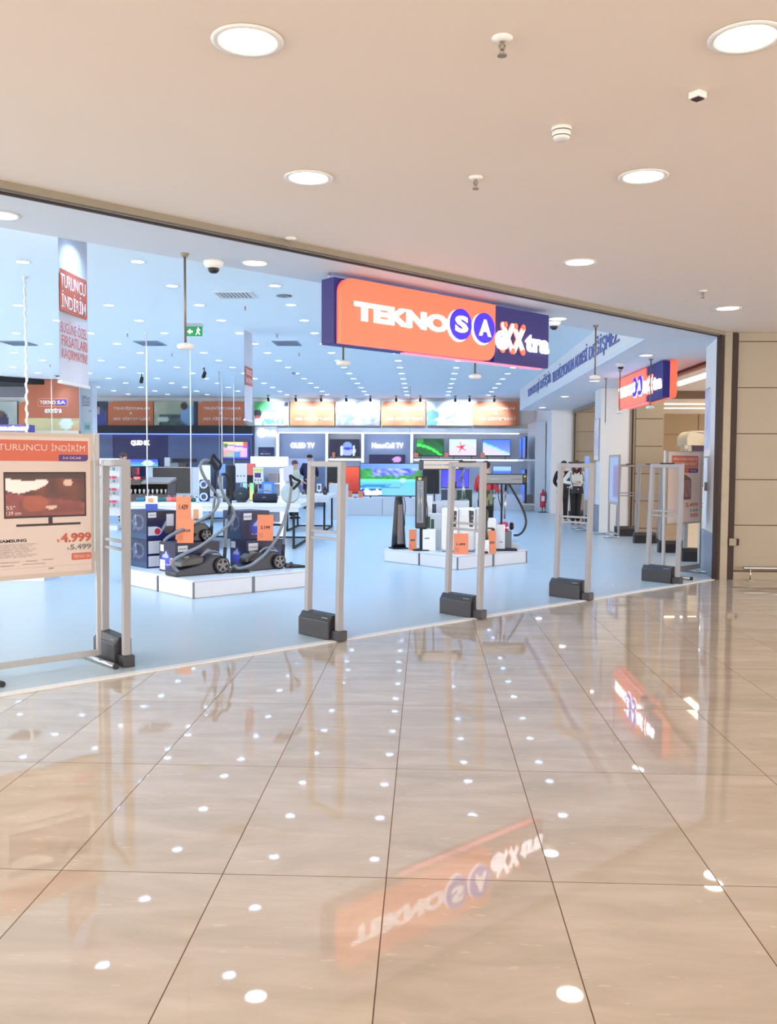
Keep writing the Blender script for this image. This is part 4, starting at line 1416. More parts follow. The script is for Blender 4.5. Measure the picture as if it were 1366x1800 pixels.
zlow = Q(600, 868, 30.4)[1]
MB().box(Q(574, 868, 30.4)[0] - XA, W + .3, -1.8, 0.35, 0.0, zlow).build('low_counter', M_LAM, t)


def sc_robot(u, v):
    c = (16, 10, 52)
    if blob(u, v, 0.6, 0.62, 0.16, 0.25): c = (120, 150, 250)
    if blob(u, v, 0.6, 0.25, 0.2, 0.25): c = (150, 170, 255)
    if blob(u, v, 0.6, 0.45, 0.13, 0.08): c = (50, 50, 200)
    if blob(u, v, 0.40, 0.3, 0.06, 0.35) or blob(u, v, 0.82, 0.3, 0.05, 0.35): c = (196, 214, 255)
    return c


def sc_leaf(u, v):
    c = mix((10, 40, 24), (30, 120, 60), vnoise(u * 6 + v * 6, v * 3))
    if abs(v - 0.62 + (u ** 2) * 0.75) < 0.09: c = (70, 240, 90)
    if u < 0.25 and v > 0.7: c = (40, 150, 60)
    return c


def sc_star(u, v):
    c = mix((216, 196, 236), (190, 222, 250), v)
    for k_ in range(5):
        a_ = radians(90 + 72 * k_ + 14)
        for r_ in [i * 0.02 for i in range(18)]:
            if ((u - .45 - r_ * cos(a_) * .62) / 1) ** 2 + ((v - .5 - r_ * sin(a_)) * .6) ** 2 < (0.035 * (1 - r_ / .42)) ** 2: c = (222, 40, 70)
    if abs(v - 1.3 + u * 0.75) < 0.03: c = (240, 240, 255)
    return c


def sc_beach(u, v):
    c = mix((150, 150, 246), (70, 120, 245), v)
    if v < 0.75 - u * 0.7: c = mix((210, 200, 240), (190, 200, 250), v)
    if abs(v - 0.8 + u * 0.7) < 0.05: c = (110, 220, 250)
    return c


tv(580, 632, 772, 803, 32.1, 'television with a white robot on a dark screen in the narrow white niche', sc_robot, 30, 18, support=zsh)
tv(732, 780, 771, 802, 32.1, 'television with a green leaf picture in the wide white niche', sc_leaf, 26, 16, support=zsh, group='televisions in the wide niche')
tv(789, 838, 771, 802, 32.1, 'television with a red starfish in the wide white niche', sc_star, 40, 26, support=zsh, group='televisions in the wide niche')
tv(848, 897, 772, 802, 32.1, 'television with a pale blue beach in the wide white niche', sc_beach, 24, 14, support=zsh, group='televisions in the wide niche')
tv(649, 712, 799, 815, 32.27, 'dark television with a pink flower below the NanoCell letters', lambda u, v: (200, 150, 230) if blob(u, v, .78, .4, .12, .4) else (24, 20, 70), 24, 8, foot=False)
tv(575, 606, 821, 866, 31.0, 'switched off black television beside the orange screen', None, support=zlow)
tv(743, 772, 824, 868, 31.0, 'switched off black television behind the heaters', None, support=zlow)
tv(776, 824, 824, 858, 31.2, 'television with a plain violet blue screen behind the security gate', lambda u, v: mix((90, 90, 255), (60, 50, 230), v * .5 + vnoise(u * 4, v * 4) * .4), 12, 8, support=zlow)
tv(866, 899, 819, 846, 31.2, 'television with a blue band picture above the horizontal heater', lambda u, v: (70, 110, 255) if v < .7 else (150, 190, 255), 10, 8, support=zlow)
tv(606, 632, 820, 868, 30.6, 'television turned upright with a plain orange screen beside the lake television', lambda u, v: mix((150, 36, 20), (240, 96, 60), v * .9) if not blob(u, v, .45, .45, .05, .04) else (90, 20, 16), 14, 22, support=zlow - .02)


def price_card(loc, w, h, rz, label, m=None, group='orange price cards', txt='1.999', tz=.42):
    t = thing('price_card', label, 'price card', loc, rz, group)
    c = MB().add([(-w / 2, 0, 0), (w / 2, 0, 0), (w / 2, 0.10 * h, h), (-w / 2, 0.10 * h, h), (-w / 2, 0.006, 0), (w / 2, 0.006, 0), (w / 2, 0.10 * h + .006, h), (-w / 2, 0.10 * h + .006, h)],
                 [(0, 1, 2, 3), (7, 6, 5, 4), (0, 4, 5, 1), (1, 5, 6, 2), (2, 6, 7, 3), (3, 7, 4, 0)]).build('card', m or M_ORANGE, t)
    if txt:
        o = lettering(txt, -w * .30, w * .30, h * tz, h * (tz + .12), 0.0, M_INK, c, 'lettering', 0.03, 0.0005)
        o.rotation_euler = (-math.atan(0.10), 0, 0)
        for i in range(3):
            o = lettering('TAKSİT', -w * .42, -w * .12, h * (.26 - .07 * i), h * (.30 - .07 * i), 0.0, M_INK, c, 'lettering', 0.0, 0.0003)
            o.rotation_euler = (-math.atan(0.10), 0, 0)
    return t


def card_at(px0, px1, pyt, pyb, y, label, **k):
    x0, x1, z0, z1 = rect(px0, px1, pyt, pyb, y)
    return price_card(((x0 + x1) / 2, y, z0), x1 - x0, z1 - z0, 0, label, txt=None, **k)


card_at(584, 589, 795, 804, 31.8, 'small orange card below the robot screen corner')
card_at(728, 735, 796, 804.5, 31.8, 'small orange card before the green leaf television')
card_at(781, 788, 796, 804.5, 31.8, 'small orange card between leaf and starfish televisions')
card_at(845, 852, 796, 804.5, 31.8, 'small orange card between starfish and beach televisions')
card_at(578, 585, 848, 868, 30.6, 'small orange card before the black television edge')

# side wall unit with televisions seen from their edge
t = thing('display_unit', 'white side display unit between the television wall and the white side wall', 'display unit', (3.25, 31.9, 0.0), SIDE)
MB().box(0, 2.2, 0.25, 0.58, 0.0, 2.9).build('back_panel', M_LAM, t)
MB().box(0, 2.2, -0.1, 0.25, 1.62, 1.68).build('shelf', M_LAM, t)
MB().box(0, 2.2, -0.1, 0.25, 0.20, 0.26).build('shelf', M_LAM, t)
for y1, y0, z0, z1, lab in ((30.7, 29.75, 1.70, 2.42, 'upper side television with a blue screen, seen from its edge'), (31.6, 30.9, 1.70, 2.40, 'farther upper side television seen from its edge'),
                        (30.9, 29.75, 0.28, 1.36, 'tall lower side television with a blue and grey screen, seen from its edge')):
    q = thing('television', lab, 'television', (3.22, y1, z0), SIDE)
    MB().box(0, y1 - y0, -0.03, 0.03, 0, z1 - z0).build('casing', M_BLACK, q)
    picture('screen', q, 0.02, y1 - y0 - 0.02, 0.03, z1 - z0 - 0.02, -0.032, lambda u, v: mix((70, 90, 160), (60, 110, 250), v), 6, 8, M_SCREEN)
for y0, y1, z0, z1, lab in ((31.3, 31.6, 1.6, 2.62, 'thin lavender notice strip on the white side wall, farther from the extinguisher'), (30.2, 30.5, 1.52, 2.68, 'thin lavender notice strip on the white side wall above the extinguisher')):
    tag(MB().box(3.835, 3.857, y0, y1, z0, z1).build('notice_strip', mat('lavender_sheet', (186, 192, 226), 0.6)), lab, 'notice')

# fire extinguisher
t = thing('fire_extinguisher', 'red fire extinguisher on a black floor stand by the white side wall', 'fire extinguisher', (3.70, 29.2, 0.006))
MB().lathe([(0.14, 0), (0.14, 0.015), (0.02, 0.03)], n=20).build('stand_base', M_BLACK, t)
MB().rod((0, 0.05, 0.02), (0, 0.05, 0.62), 0.012).build('stand_pole', M_BLACK, t)
MB().lathe([(0.07, 0.16), (0.085, 0.19), (0.085, 0.56), (0.06, 0.62), (0.025, 0.64), (0.025, 0.68)], n=20).build('cylinder', M_RED, t)
MB().box(-0.05, 0.05, -0.088, -0.07, 0.36, 0.52).build('instruction_label', M_PAPER, t)
MB().box(-0.015, 0.015, -0.05, 0.05, 0.68, 0.71).box(-0.012, 0.012, -0.09, 0.05, 0.72, 0.74).build('valve_handle', M_BLACK, t)
MB().tube([(0.02, 0, 0.68), (0.10, 0, 0.62), (0.11, 0, 0.45), (0.09, 0, 0.30)], 0.010).build('hose', M_BLACK, t)

# ---- lake television on its low white plinth
YP = 26.7
x0, x1, z0, z1 = rect(598, 762, 876, 906, YP)
z1 = Q(660, 876, YP)[1]
t = thing('display_plinth', 'long low white plinth under the lake television', 'plinth', (x0, YP, 0.006))
MB().box(0, (x1 - x0) * .45, 0, 1.6, 0.0, z1).build('cabinet', M_LAM, t, 0.006)
MB().box((x1 - x0) * .455, (x1 - x0), 0, 1.6, 0.0, z1).build('cabinet', M_LAM, t, 0.006)


def sc_lake(u, v):
    if v > 0.86: c = mix((90, 130, 250), (130, 180, 255), u)
    elif v > 0.50:
        ridge = 0.62 + 0.26 * vnoise(u * 5 + 2, 1)
        c = mix((50, 60, 210), (196, 222, 255), vnoise(u * 18 + v * 10, v * 12))
        if v < 0.56 + 0.10 * vnoise(u * 12, 4) or (u < 0.12 + .1 * vnoise(v * 9, 2)): c = mix((24, 120, 60), (70, 190, 80), vnoise(u * 22, v * 16))
        if u > 0.78 and v < 0.55 + (u - 0.78) * 1.5: c = mix((40, 120, 70), (70, 150, 60), vnoise(u * 9, v * 9))
    elif v > 0.42:
        c = (110, 250, 190) if u < .5 else (120, 220, 230)
    else:
        c = mix((70, 200, 235), (130, 190, 245), vnoise(u * 4, v * 9))
        if v > 0.24 and v < 0.34 and u < .7 and vnoise(u * 5, v * 20) > .45: c = (40, 130, 190)
        if v < 0.20 and u < 0.35: c = mix((40, 60, 170), (230, 240, 250), 1 if vnoise(u * 22, v * 16) > .5 else 0)
    if blob(u, v, 0.70, 0.485, 0.05, 0.07): c = (190, 255, 220)
    return c


tv(633, 741, 814, 873, YP + 0.5, 'large television showing a turquoise mountain lake on the low white plinth', sc_lake, 64, 36, M_SCREEN, support=z1)
card_at(611, 619, 863, 874.5, YP + 0.4, 'orange price card before the orange screen')
card_at(630, 638, 863, 876, YP + 0.2, 'orange price card at the lake television corner')
p = Q(625, 874, YP + 0.3)
tag(MB().box(p[0] - .06, p[0] + .06, YP + 0.2, YP + 0.32, z1, z1 + 0.03).build('remote_control', M_BLACK), 'small black remote control between the two orange cards', 'remote control')
p = Q(606, 870, YP + .5)
t = thing('telephone_box', 'small black and white box at the end of the low plinth', 'box', (p[0], YP + .5, z1))
MB().box(-.04, .02, 0, .1, 0, .18).build('carton', M_BLACK, t)
MB().box(.02, .07, 0, .1, 0, .16).build('side_panel', M_PAPER, t)

# ================================================================== TABLES
def table(x0, x1, y0, y1, h, label, mat_top=None):
    t = thing('display_table', label, 'table', (x0, y0, 0.006))
    w, d = x1 - x0, y1 - y0
    MB().box(0, w, 0, d, h - 0.07, h).build('table_top', mat_top or M_LAM, t, 0.004)
    for x in (0.10, w - 0.13):
        MB().box(x - .02, x + .02, 0.06, 0.10, 0, h - .07).build('leg', M_BLACKM, t)
        MB().box(x - .02, x + .02, d - .10, d - .06, 0, h - .07).build('leg', M_BLACKM, t)
        MB().box(x - .018, x + .018, 0.10, d - .10, 0.0, 0.035).build('foot_rail', M_BLACKM, t)
    MB().box(0.12, w - 0.15, d - .095, d - .065, 0.005, 0.035).build('long_rail', M_BLACKM, t)
    MB().box(0.04, w - 0.04, 0.02, 0.05, h - .15, h - .072).build('apron', M_LAM, t)
    return t


T1 = 0.80
table(-5.25, -2.18, 15.95, 18.4, T1, 'long white display table full of speakers behind the vacuum cleaners')
table(-3.15, -2.10, 20.1, 21.9, T1, 'smaller white display table with black legs before the man in the cap')
table(-5.9, -3.6, 23.0, 24.6, T1, 'white display table standing behind the shelf unit with the lit edge')
x0, x1, z0, z1 = rect(578, 606, 851, 893, 24.5)
tag(MB().box(x0, x1, 24.5, 25.6, 0.006, z1).build('display_cube', M_LAM), 'white display cube beside the orange upright screen', 'display cube')


def on_t1(px0, px1, pyt, pyb, y):
    x0, zt = Q(px0, pyt, y)
    x1, _ = Q(px1, pyt, y)
    return x0, x1, T1 + 0.006, max(zt, T1 + .03)


# party speaker with two blue rings
x0, x1, z0, z1 = on_t1(351, 368, 843, 880, 16.6)
t = thing('party_speaker', 'black upright party speaker with two glowing blue rings', 'speaker', ((x0 + x1) / 2, 16.6, z0))
w, h = (x1 - x0) / 2, z1 - z0
MB().box(-w, w, -0.06, 0.08, 0, h).build('cabinet', M_BLACK, t, 0.03)
for z in (h * .22, h * .78):
    MB().lathe([(w * .82, -0.062), (w * .82, -0.068), (w * .55, -0.068), (w * .55, -0.062)], (0, 0, z), 28, 'y', False, caps=False).build('light_ring', M_LEDB, t)
    MB().lathe([(w * .55, -0.061), (w * .3, -0.055)], (0, 0, z), 24, 'y').build('driver', M_DGREY, t)
# round black speaker
x0, x1, z0, z1 = on_t1(410, 439, 854, 880, 16.3)
t = thing('round_speaker', 'round black portable speaker on the white table', 'speaker', ((x0 + x1) / 2, 16.3, z0))
r = (x1 - x0) / 2
MB().ball((0, 0, r * .92), r, r * .45, r * .95, 26, 16).build('fabric_body', mat('speaker_fabric', (44, 50, 58), 0.8, noise=.2, scale=60), t)
lettering('JBL', -0.03, 0.03, r, r + .02, -r * .45 - .004, M_ALU, t, 'lettering', .02, .001)
MB().box(-r * .5, r * .5, -.05, .05, 0, .03).build('rubber_foot', M_BLACK, t)
# barrel boombox
x0, x1, z0, z1 = on_t1(445, 487, 858, 880, 16.3)
t = thing('boombox_speaker', 'black barrel speaker with a pale carrying handle on the white table', 'speaker', ((x0 + x1) / 2, 16.3, z0))
w = (x1 - x0) / 2
MB().rod((-w, 0, .082), (w, 0, .082), .082, n=22).build('barrel', mat('navy_fabric', (30, 32, 54), 0.8), t, .01)
MB().tube([(-w * .8, 0, .10), (-w * .55, 0, .19), (0, 0, .215), (w * .55, 0, .19), (w * .75, 0, .12)], .013).build('handle', M_GREYP, t)
lettering('JBL', -0.035, 0.035, .08, .105, -.084, M_ALU, t, 'lettering', .02, .001)
# pale round speaker
x0, x1, z0, z1 = on_t1(493, 527, 848, 880, 16.25)
t = thing('round_speaker', 'large pale green grey disc shaped speaker at the end of the white table', 'speaker', ((x0 + x1) / 2, 16.25, z0))
r = (x1 - x0) / 2
MB().lathe([(r * .9, -.05), (r, -.03), (r, .03), (r * .9, .05)], (0, 0, r), 36, 'y').build('fabric_body', mat('pale_fabric', (176, 190, 190), 0.8), t)
MB().box(-r * .3, r * .3, -.06, .06, 0, .02).build('rubber_foot', M_GREYP, t)
# tall black cylinder
x0, x1, z0, z1 = on_t1(397, 414, 818, 866, 17.2)
t = thing('tower_speaker', 'tall matt black cylinder speaker among the table price sheets', 'speaker', ((x0 + x1) / 2, 17.2, z0))
MB().lathe([((x1 - x0) * .5, 0), ((x1 - x0) * .5, z1 - z0 - .02), ((x1 - x0) * .42, z1 - z0)], n=24).build('cabinet', M_BLACKM, t)
MB().lathe([((x1 - x0) * .4, z1 - z0), ((x1 - x0) * .38, z1 - z0 + .015)], n=24).build('control_ring', M_DGREY, t)
# handheld devices
for i, (px0, px1, pyt, c0, c1, lab) in enumerate([(426, 435, 848, (60, 90, 220), (130, 220, 250), 'small tablet with a blue lit screen propped on the speaker table'), (438, 447, 848, (250, 210, 120), (110, 220, 170), 'small tablet with a yellow and green lit screen propped on the speaker table')]):
    x0, x1, z0, z1 = on_t1(px0, px1, pyt, 866, 17.0)
    t = thing('tablet', lab, 'tablet', ((x0 + x1) / 2, 17.0, z0))
    w = (x1 - x0) / 2
    MB().box(-w, w, 0, .012, 0.0, z1 - z0).build('casing', M_BLACK, t)
    picture('screen', t, -w + .008, w - .008, .012, z1 - z0 - .01, -.002, (lambda a, b: (lambda u, v: mix(a, b, v)))(c0, c1), 4, 6, M_SCREEN)
x0, x1, z0, z1 = on_t1(460, 481, 847, 863, 17.4)
t = thing('product_box', 'bright blue boxed device standing behind the barrel speaker', 'box', (x0, 17.4, z0))
MB().box(0, x1 - x0, 0, .08, 0, z1 - z0).build('carton', mat('bright_blue', (70, 130, 226), .5), t)
MB().box(.04, x1 - x0 - .04, -.002, 0, .05, z1 - z0 - .04).build('printed_panel', mat('pale_blue_print', (150, 190, 240), .5), t)
# small coloured pieces
smalls = [(240, 255, 866, (40, 110, 140), 'flat teal speaker, first on the speaker table'), (262, 274, 867, (226, 226, 230), 'small white speaker beside the flat teal one'), (275, 293, 868, (40, 96, 100), 'dark green flat speaker beside the white one'),
          (293, 302, 869, (226, 120, 120), 'small pink speaker before the coral price card'), (302, 312, 867, (214, 86, 66), 'small coral red speaker next to the pink one'),
          (318, 330, 866, (60, 96, 92), 'dark green round speaker next to the coral card'), (330, 344, 869, (36, 84, 84), 'long dark teal speaker beside the party speaker'),
          (392, 404, 869, (44, 80, 96), 'flat slate blue speaker between the hoses')]
for px0, px1, py, c, lab in smalls:
    x0, x1, z0, z1 = on_t1(px0, px1, py, 880, 16.4)
    t = thing('portable_speaker', lab, 'speaker', ((x0 + x1) / 2, 16.4, z0))
    m_ = mat('cloth_%d_%d_%d' % c, c, .7)
    MB().rod((-(x1 - x0) / 2, 0, .035), ((x1 - x0) / 2, 0, .035), .035, n=16).build('barrel', m_, t, .008)
    MB().tube([(-.03, 0, .065), (-.02, 0, .10), (.02, 0, .10), (.03, 0, .065)], .006).build('carrying_loop', m_, t)
# price sheets in acrylic on the table
sheets = [(413, 434, 815, 849, (214, 220, 236), 'white icon sheet in a clear holder next to the tall cylinder speaker'), (445, 463, 822, 849, (220, 226, 214), 'sheet with a yellow heading and a violet picture on the speaker table'),
          (386, 396, 816, 838, (120, 160, 226), 'narrow blue sheet between the vacuum cleaner handle and the black cylinder'), (498, 515, 819, 846, (206, 206, 236), 'pale lavender sheet above the pale round speaker'),
          (349, 370, 818, 860, (226, 232, 240), 'large white sheet behind the blue ringed speaker')]
for i, (a, b, pt, pb, c, lab) in enumerate(sheets):
    x0, x1, z0, z1 = rect(a, b, pt, pb, 17.8)
    t = thing('price_sheet', lab, 'sheet', ((x0 + x1) / 2, 17.8, T1 + .006))
    w = (x1 - x0) / 2
    MB().box(-w, w, 0, .01, z0 - T1, z1 - T1).build('sheet', mat('sheet_%d_%d_%d' % c, c, .6), t)
    MB().box(-w, w, -.04, .05, 0, .01).box(-.01, .01, -.005, .012, .01, z0 - T1 + .01).build('holder', M_ALU, t)
    if i == 1:
        MB().box(-w * .9, w * .9, -.002, 0, z1 - T1 - .07, z1 - T1 - .03).build('heading', mat('yellow_print', (206, 220, 90), .5), t)
        MB().box(-w * .7, w * .5, -.002, 0, z1 - T1 - .20, z1 - T1 - .11).build('printed_product', M_PURP, t)
    if i in (0, 1):
        for k_ in range(3):
            MB().lathe([(.018, -.001), (.018, -.004)], ((k_ - 1) * w * .55, 0, z0 - T1 + (.13 if i == 0 else .05)), 14, 'y', False).build('icon', M_GREYINK, t)

# shelf unit with lit edge and header
YG = 22.0
x0, x1, z0, z1 = rect(445, 500, 803, 893, YG)
t = thing('shelf_unit', 'white shelf unit with a lit white header and a lit vertical edge', 'shelf unit', (x0, YG, 0.006))
w = x1 - x0
MB().box(0, w, .38, .42, 0, 1.40).build('back_panel', mat('grey_shelf_back', (150, 156, 170), .6), t)
MB().box(-.02, .02, 0, .4, 0, 1.40).build('side_panel', M_LAM, t)
MB().box(w - .02, w + .02, 0, .4, 0, 1.40).build('side_panel', M_LAM, t)
for z in (.05, .35, .68, 1.0):
    MB().box(.02, w - .02, 0, .38, z, z + .03).build('shelf', M_LAM, t)
MB().box(-.05, w + .08, -.06, .1, 1.42, 1.66).build('header_panel', mat('lit_header', (250, 250, 255), .4, emit=(225, 240, 255), power=.9), t)
MB().box(w - .10, w - .03, -.03, -.005, .06, 1.38).build('edge_light', M_GLOW, t)
for i, (xa, xb, z, hh, c, lab) in enumerate([(.08, .25, 1.03, .16, (150, 190, 230), 'pale blue product box on the upper shelf of the lit unit'), (.36, .58, 1.03, .22, (130, 122, 124), 'brown grey product box on the upper shelf of the lit unit'), (.1, .3, .71, .18, (90, 150, 220), 'blue product box on the middle shelf of the lit unit'), (.35, .6, .38, .2, (150, 150, 130), 'olive grey box on the lower shelf of the lit unit')]):
    tag(MB().box(x0 + xa, x0 + xb, YG + .06, YG + .3, z + .006, z + hh + .006).build('product_box', mat('box_%d_%d_%d' % c, c, .6)), lab, 'box')
card = thing('red_display', 'red and black narrow product display beside the sheet with the yellow heading', 'display', (Q(440, 820, 19.2)[0], 19.2, 0.006))
MB().box(-.08, .08, 0, .1, 0, 1.25).build('column', M_BLACKM, card)
MB().box(-.09, .09, -.02, .12, 1.25, 1.5).build('red_header', mat('coral_plastic', (226, 110, 100), .5), card)
MB().box(-.09, .09, -.02, 0, 1.0, 1.06).build('red_stripe', mat('coral_plastic'), card)

# headphone counter
YH = 19.6
x0, x1, z0, z1 = rect(219, 297, 838, 880, YH)
t = thing('headphone_stand', 'dark brown counter with a sloping lid showing white earphones', 'display counter', (x0, YH, 0.006))
w = x1 - x0
MB().box(0, w, .05, .6, 0, .82).build('cabinet', mat('brown_laminate', (84, 66, 66), .5), t)
MB().box(0, w * .36, 0, .6, 1.02, 1.12).build('upper_shelf', mat('brown_laminate'), t)
MB().profile_yz([(0, 1.04), (.6, 1.12), (.6, 1.18), (0, 1.08)], w * .37, w).build('sloping_lid', mat('grey_brown', (140, 126, 122), .5), t)
MB().box(0, w, .55, .6, .82, 1.05).build('back_panel', M_BLACKM, t)
MB().box(0, .03, 0, .6, .82, 1.05).box(w - .03, w, 0, .6, .82, 1.05).build('side_frame', mat('brown_laminate'), t)
for i in range(9):
    px = x0 + .1 + i * (w - .2) / 8
    e = MB().lathe([(.012, 0), (.018, .03), (.026, .08), (.018, .10)], n=10)
    tag_ = e.build('earphones', M_WPLAST)
    tag_.location = (px, YH + .12, .832)
    tag(tag_, 'white earphones on the brown sloping counter', 'earphones', 'earphones on the brown counter')

# accessory rack
YR = 20.4
x0, x1, z0, z1 = rect(168, 213, 806, 930, YR)
t = thing('accessory_rack', 'white pegboard rack hung with red and white accessory packs', 'rack', (x0, YR, 0.006))
MB().box(0, x1 - x0, 0, .05, .3, z1).build('pegboard', M_LAM, t)
MB().box(-.02, x1 - x0 + .02, -.30, .3, 0, .10).build('base', M_LAM, t)
MB().box(-.02, .02, -.02, .06, .1, z1).box(x1 - x0 - .02, x1 - x0 + .02, -.02, .06, .1, z1).build('frame', M_ALU, t)
first = None
for r_ in range(4):
    for c_ in range(4):
        p = Vector((x0 + .05 + c_ * .13, YR - .06 - .02 * (c_ % 2), z1 - .22 - r_ * .27))
        if first is None:
            first = thing('accessory_pack', 'red and white blister pack hanging on the pegboard rack', 'accessory pack', p, 0, 'packs on the pegboard rack')
            MB().box(-.05, .05, 0, .004, -.07, .10).build('backing_card', M_PAPER, first)
            MB().box(-.05, .05, -.003, 0, .04, .10).build('red_header', mat('raspberry', (216, 50, 80), .5), first)
            MB().box(-.03, .03, -.02, -.003, -.05, .03).build('blister', M_GREYP, first)
        else:
            copy_tree(first, p)

# ---- orange logo wall, printed column
YE = 25.8
x0, x1, z0, z1 = rect(47, 140, 668, 800, YE)
t = thing('logo_wall', 'tall brown orange wall panel with the framed logo, beside the printed column', 'wall panel', (x0, YE, 0))
w = x1 - x0
zm = Q(90, 735, YE)[1]
MB().box(0, w, 0, .1, 0, z1).build('panel', M_LAM, t)
MB().box(0, w, -.02, 0, zm, z1).build('orange_panel', mat('brown_orange', (172, 98, 70), .55), t)
zb = Q(90, 757, YE)[1]
picture('printed_picture', t, 0, w, zb, zm, -.01, lambda u, v: (214, 226, 220) if blob(u, v, .75, .6, .12, .5) else ((206, 160, 120) if u > .8 and vnoise(u * 3, v * 9) > .5 else mix((206, 200, 150), (190, 176, 130), vnoise(u * 4, v * 3))), 30, 8)
MB().box(-.03, w, -.06, .1, zb - .08, zb).build('ledge', mat('cream_ledge', (226, 216, 196), .5), t)
lx0, lx1, lz0, lz1 = rect(67, 120, 700, 715, YE)
MB().prism(rrect(lx0 - x0, lx1 - x0, lz0, lz1, .05), -.03, -.02).build('logo_outline', mat('salmon', (226, 150, 130), .5), t)
MB().prism(rrect(lx0 - x0 + .015, lx1 - x0 - .015, lz0 + .015, lz1 - .015, .04), -.035, -.03).build('logo_plate', mat('brown_orange'), t)
MB().box(lx0 - x0 + (lx1 - lx0) * .62, lx1 - x0 - .04, -.038, -.035, lz0 + .04, lz1 - .04).build('logo_block', mat('logo_blue', (70, 60, 170), .5), t)
lettering('TEKNO', lx0 - x0 + .06, lx0 - x0 + (lx1 - lx0) * .60, lz0 + .07, lz1 - .07, -.036, M_WHITEINK, t, 'lettering', .02, .003)
lettering('SA', lx0 - x0 + (lx1 - lx0) * .65, lx1 - x0 - .06, lz0 + .07, lz1 - .07, -.039, M_WHITEINK, t, 'lettering', .02, .003)
lx0, lx1, lz0, lz1 = rect(79, 109, 717, 726, YE)
lettering('exxtra', lx0 - x0, lx1 - x0, lz0, lz1, -.021, M_WHITEINK, t, 'lettering', .03, .004, .2)
# printed column
YC = 26.7
x0, x1, z0, z1 = rect(140, 163.5, 672, 800, YC)
t = thing('notice_column', 'square white column with grey notices beside the orange logo wall', 'column', (x0, YC, 0))
MB().box(0, x1 - x0, 0, .38, 0, ZC).build('shaft', M_WALL, t, .004)
for a, b, pt, pb in ((144, 152, 694, 699), (144, 159, 697, 703), (144, 159, 703, 709), (146, 158, 709, 714), (156, 160, 720, 724)):
    q0, q1, q2, q3 = rect(a, b, pt, pb, YC)
    lettering('DUYURU', q0 - x0, q1 - x0, q2, q3 - .02, -.002, M_GREYINK, t, 'lettering', 0, .002)
q0, q1, q2, q3 = rect(147, 160, 742, 758, YC)
MB().box(q0 - x0, q1 - x0, -.01, 0, q2, q3).build('notice_sheet', mat('pale_green_sheet', (196, 220, 216), .6), t)
MB().box(q0 - x0 + .05, q1 - x0 - .03, -.013, -.01, q2 + .06, q3 - .08).build('printed_block', mat('grey_green', (140, 176, 160), .6), t)
# lit sign beyond the twisted cord
x0, x1, z0, z1 = rect(-30, 47, 748, 757, 24.0)
t = thing('lit_letter_sign', 'white glowing letter sign on a violet ledge before the orange logo wall', 'sign', (x0, 24.0, z0))
MB().box(0, x1 - x0, .05, .5, -.1, z1 - z0 + .03).build('violet_ledge', mat('violet_ledge', (80, 70, 150), .5), t)
lettering('TEKNOSA HİZMET', .1, x1 - x0 - .02, 0, z1 - z0, .04, M_LETX, t, 'lettering', .06, .06)
MB().box(0, x1 - x0, .1, .45, -z0, -.1).build('counter', M_LAM, t)

# ================================================================== HANGING CORDS
def cord(x, y, z0, label, r=0.012, m=None, twisted=False):
    t = thing('hanging_cable', label, 'cable', (x, y, z0), 0, None)
    L = ZC - z0
    if twisted:
        n = int(L / .045)
        b = MB()
        pts = [(0.012 * cos(i * 1.9), 0.012 * sin(i * 1.9), L * i / n) for i in range(n + 1)]
        b.tube(pts, .013, 6)
        b.build('spiral_sleeve', M_WPLAST, t)
        MB().rod((0, 0, 0), (0, 0, L), .01).build('cable', M_WPLAST, t)
    else:
        MB().rod((0, 0, 0), (0, 0, L), r, n=8).build('cable', m or M_WPLAST, t)
    MB().rod((0, 0, L - .02), (0, 0, L), .035).build('ceiling_rose', M_WPLAST, t)


cord(-5.1, 11.6, 0.9, 'white spiral sleeved cord hanging beside the sale banner', twisted=True)
tag(MB().box(-5.4, -4.8, 11.35, 11.85, 0.006, 0.90).build('display_cube', M_LAM), 'white display cube under the spiral cord, behind the television poster', 'display cube')
cord(Q(258, 720, 16.6)[0], 16.6, T1 + .01, 'white cord hanging down to the speaker table, nearest the accessory rack')
cord(Q(335, 720, 16.9)[0], 16.9, T1 + .01, 'white cord hanging down to the speaker table beside the large black television')
cord(Q(385.5, 740, 23.4)[0], 23.4, T1 + .01, 'thin grey cord over the table behind the shelf unit', .008, M_ALU)
cord(Q(390, 740, 23.9)[0], 23.9, T1 + .01, 'white cord in the close pair behind the vacuum cleaner handle', .012)
cord(Q(411, 740, 24.2)[0], 24.2, T1 + .01, 'thin white cord crossing the flower television', .008)
cord(Q(721, 720, 27.4)[0], 27.4, Q(660, 876, YP)[1] + .01, 'very thin dark cord in front of the NanoCell panel edge', .005, M_GREYP)
cord(Q(91, 720, 24.25)[0], 24.25, 1.2, 'thin white cord crossing the orange logo wall', .01)

# ================================================================== PLATFORMS WITH GOODS
def platform(corner, n_a, n_b, size, label, group):
    """a square of white plinth modules turned 45 degrees; corner is the one pointing to the mall"""
    cx, cy = corner
    k = 0
    for i in range(n_a):
        for j in range(n_b):
            p = Vector((cx, cy, 0.006)) + Vector((cos(FRONT), sin(FRONT), 0)) * (size * i) + Vector((-sin(FRONT), cos(FRONT), 0)) * (size * j)
            t = thing('plinth_module', label[k], 'plinth', p, FRONT, group)
            k += 1
            MB().box(0.008, size - 0.008, 0.008, size - 0.008, 0, 0.185).build('body', M_LAM, t, 0.012)
            MB().box(0.004, size - 0.004, 0.004, size - 0.004, 0.185, 0.20).build('top_panel', M_LAM, t, 0.004)
            MB().box(0.0, 0.018, 0.0, 0.018, 0, 0.18).build('edge_strip', M_SEAM, t)
            MB().box(size - 0.018, size, 0.0, 0.018, 0, 0.18).build('edge_strip', M_SEAM, t)


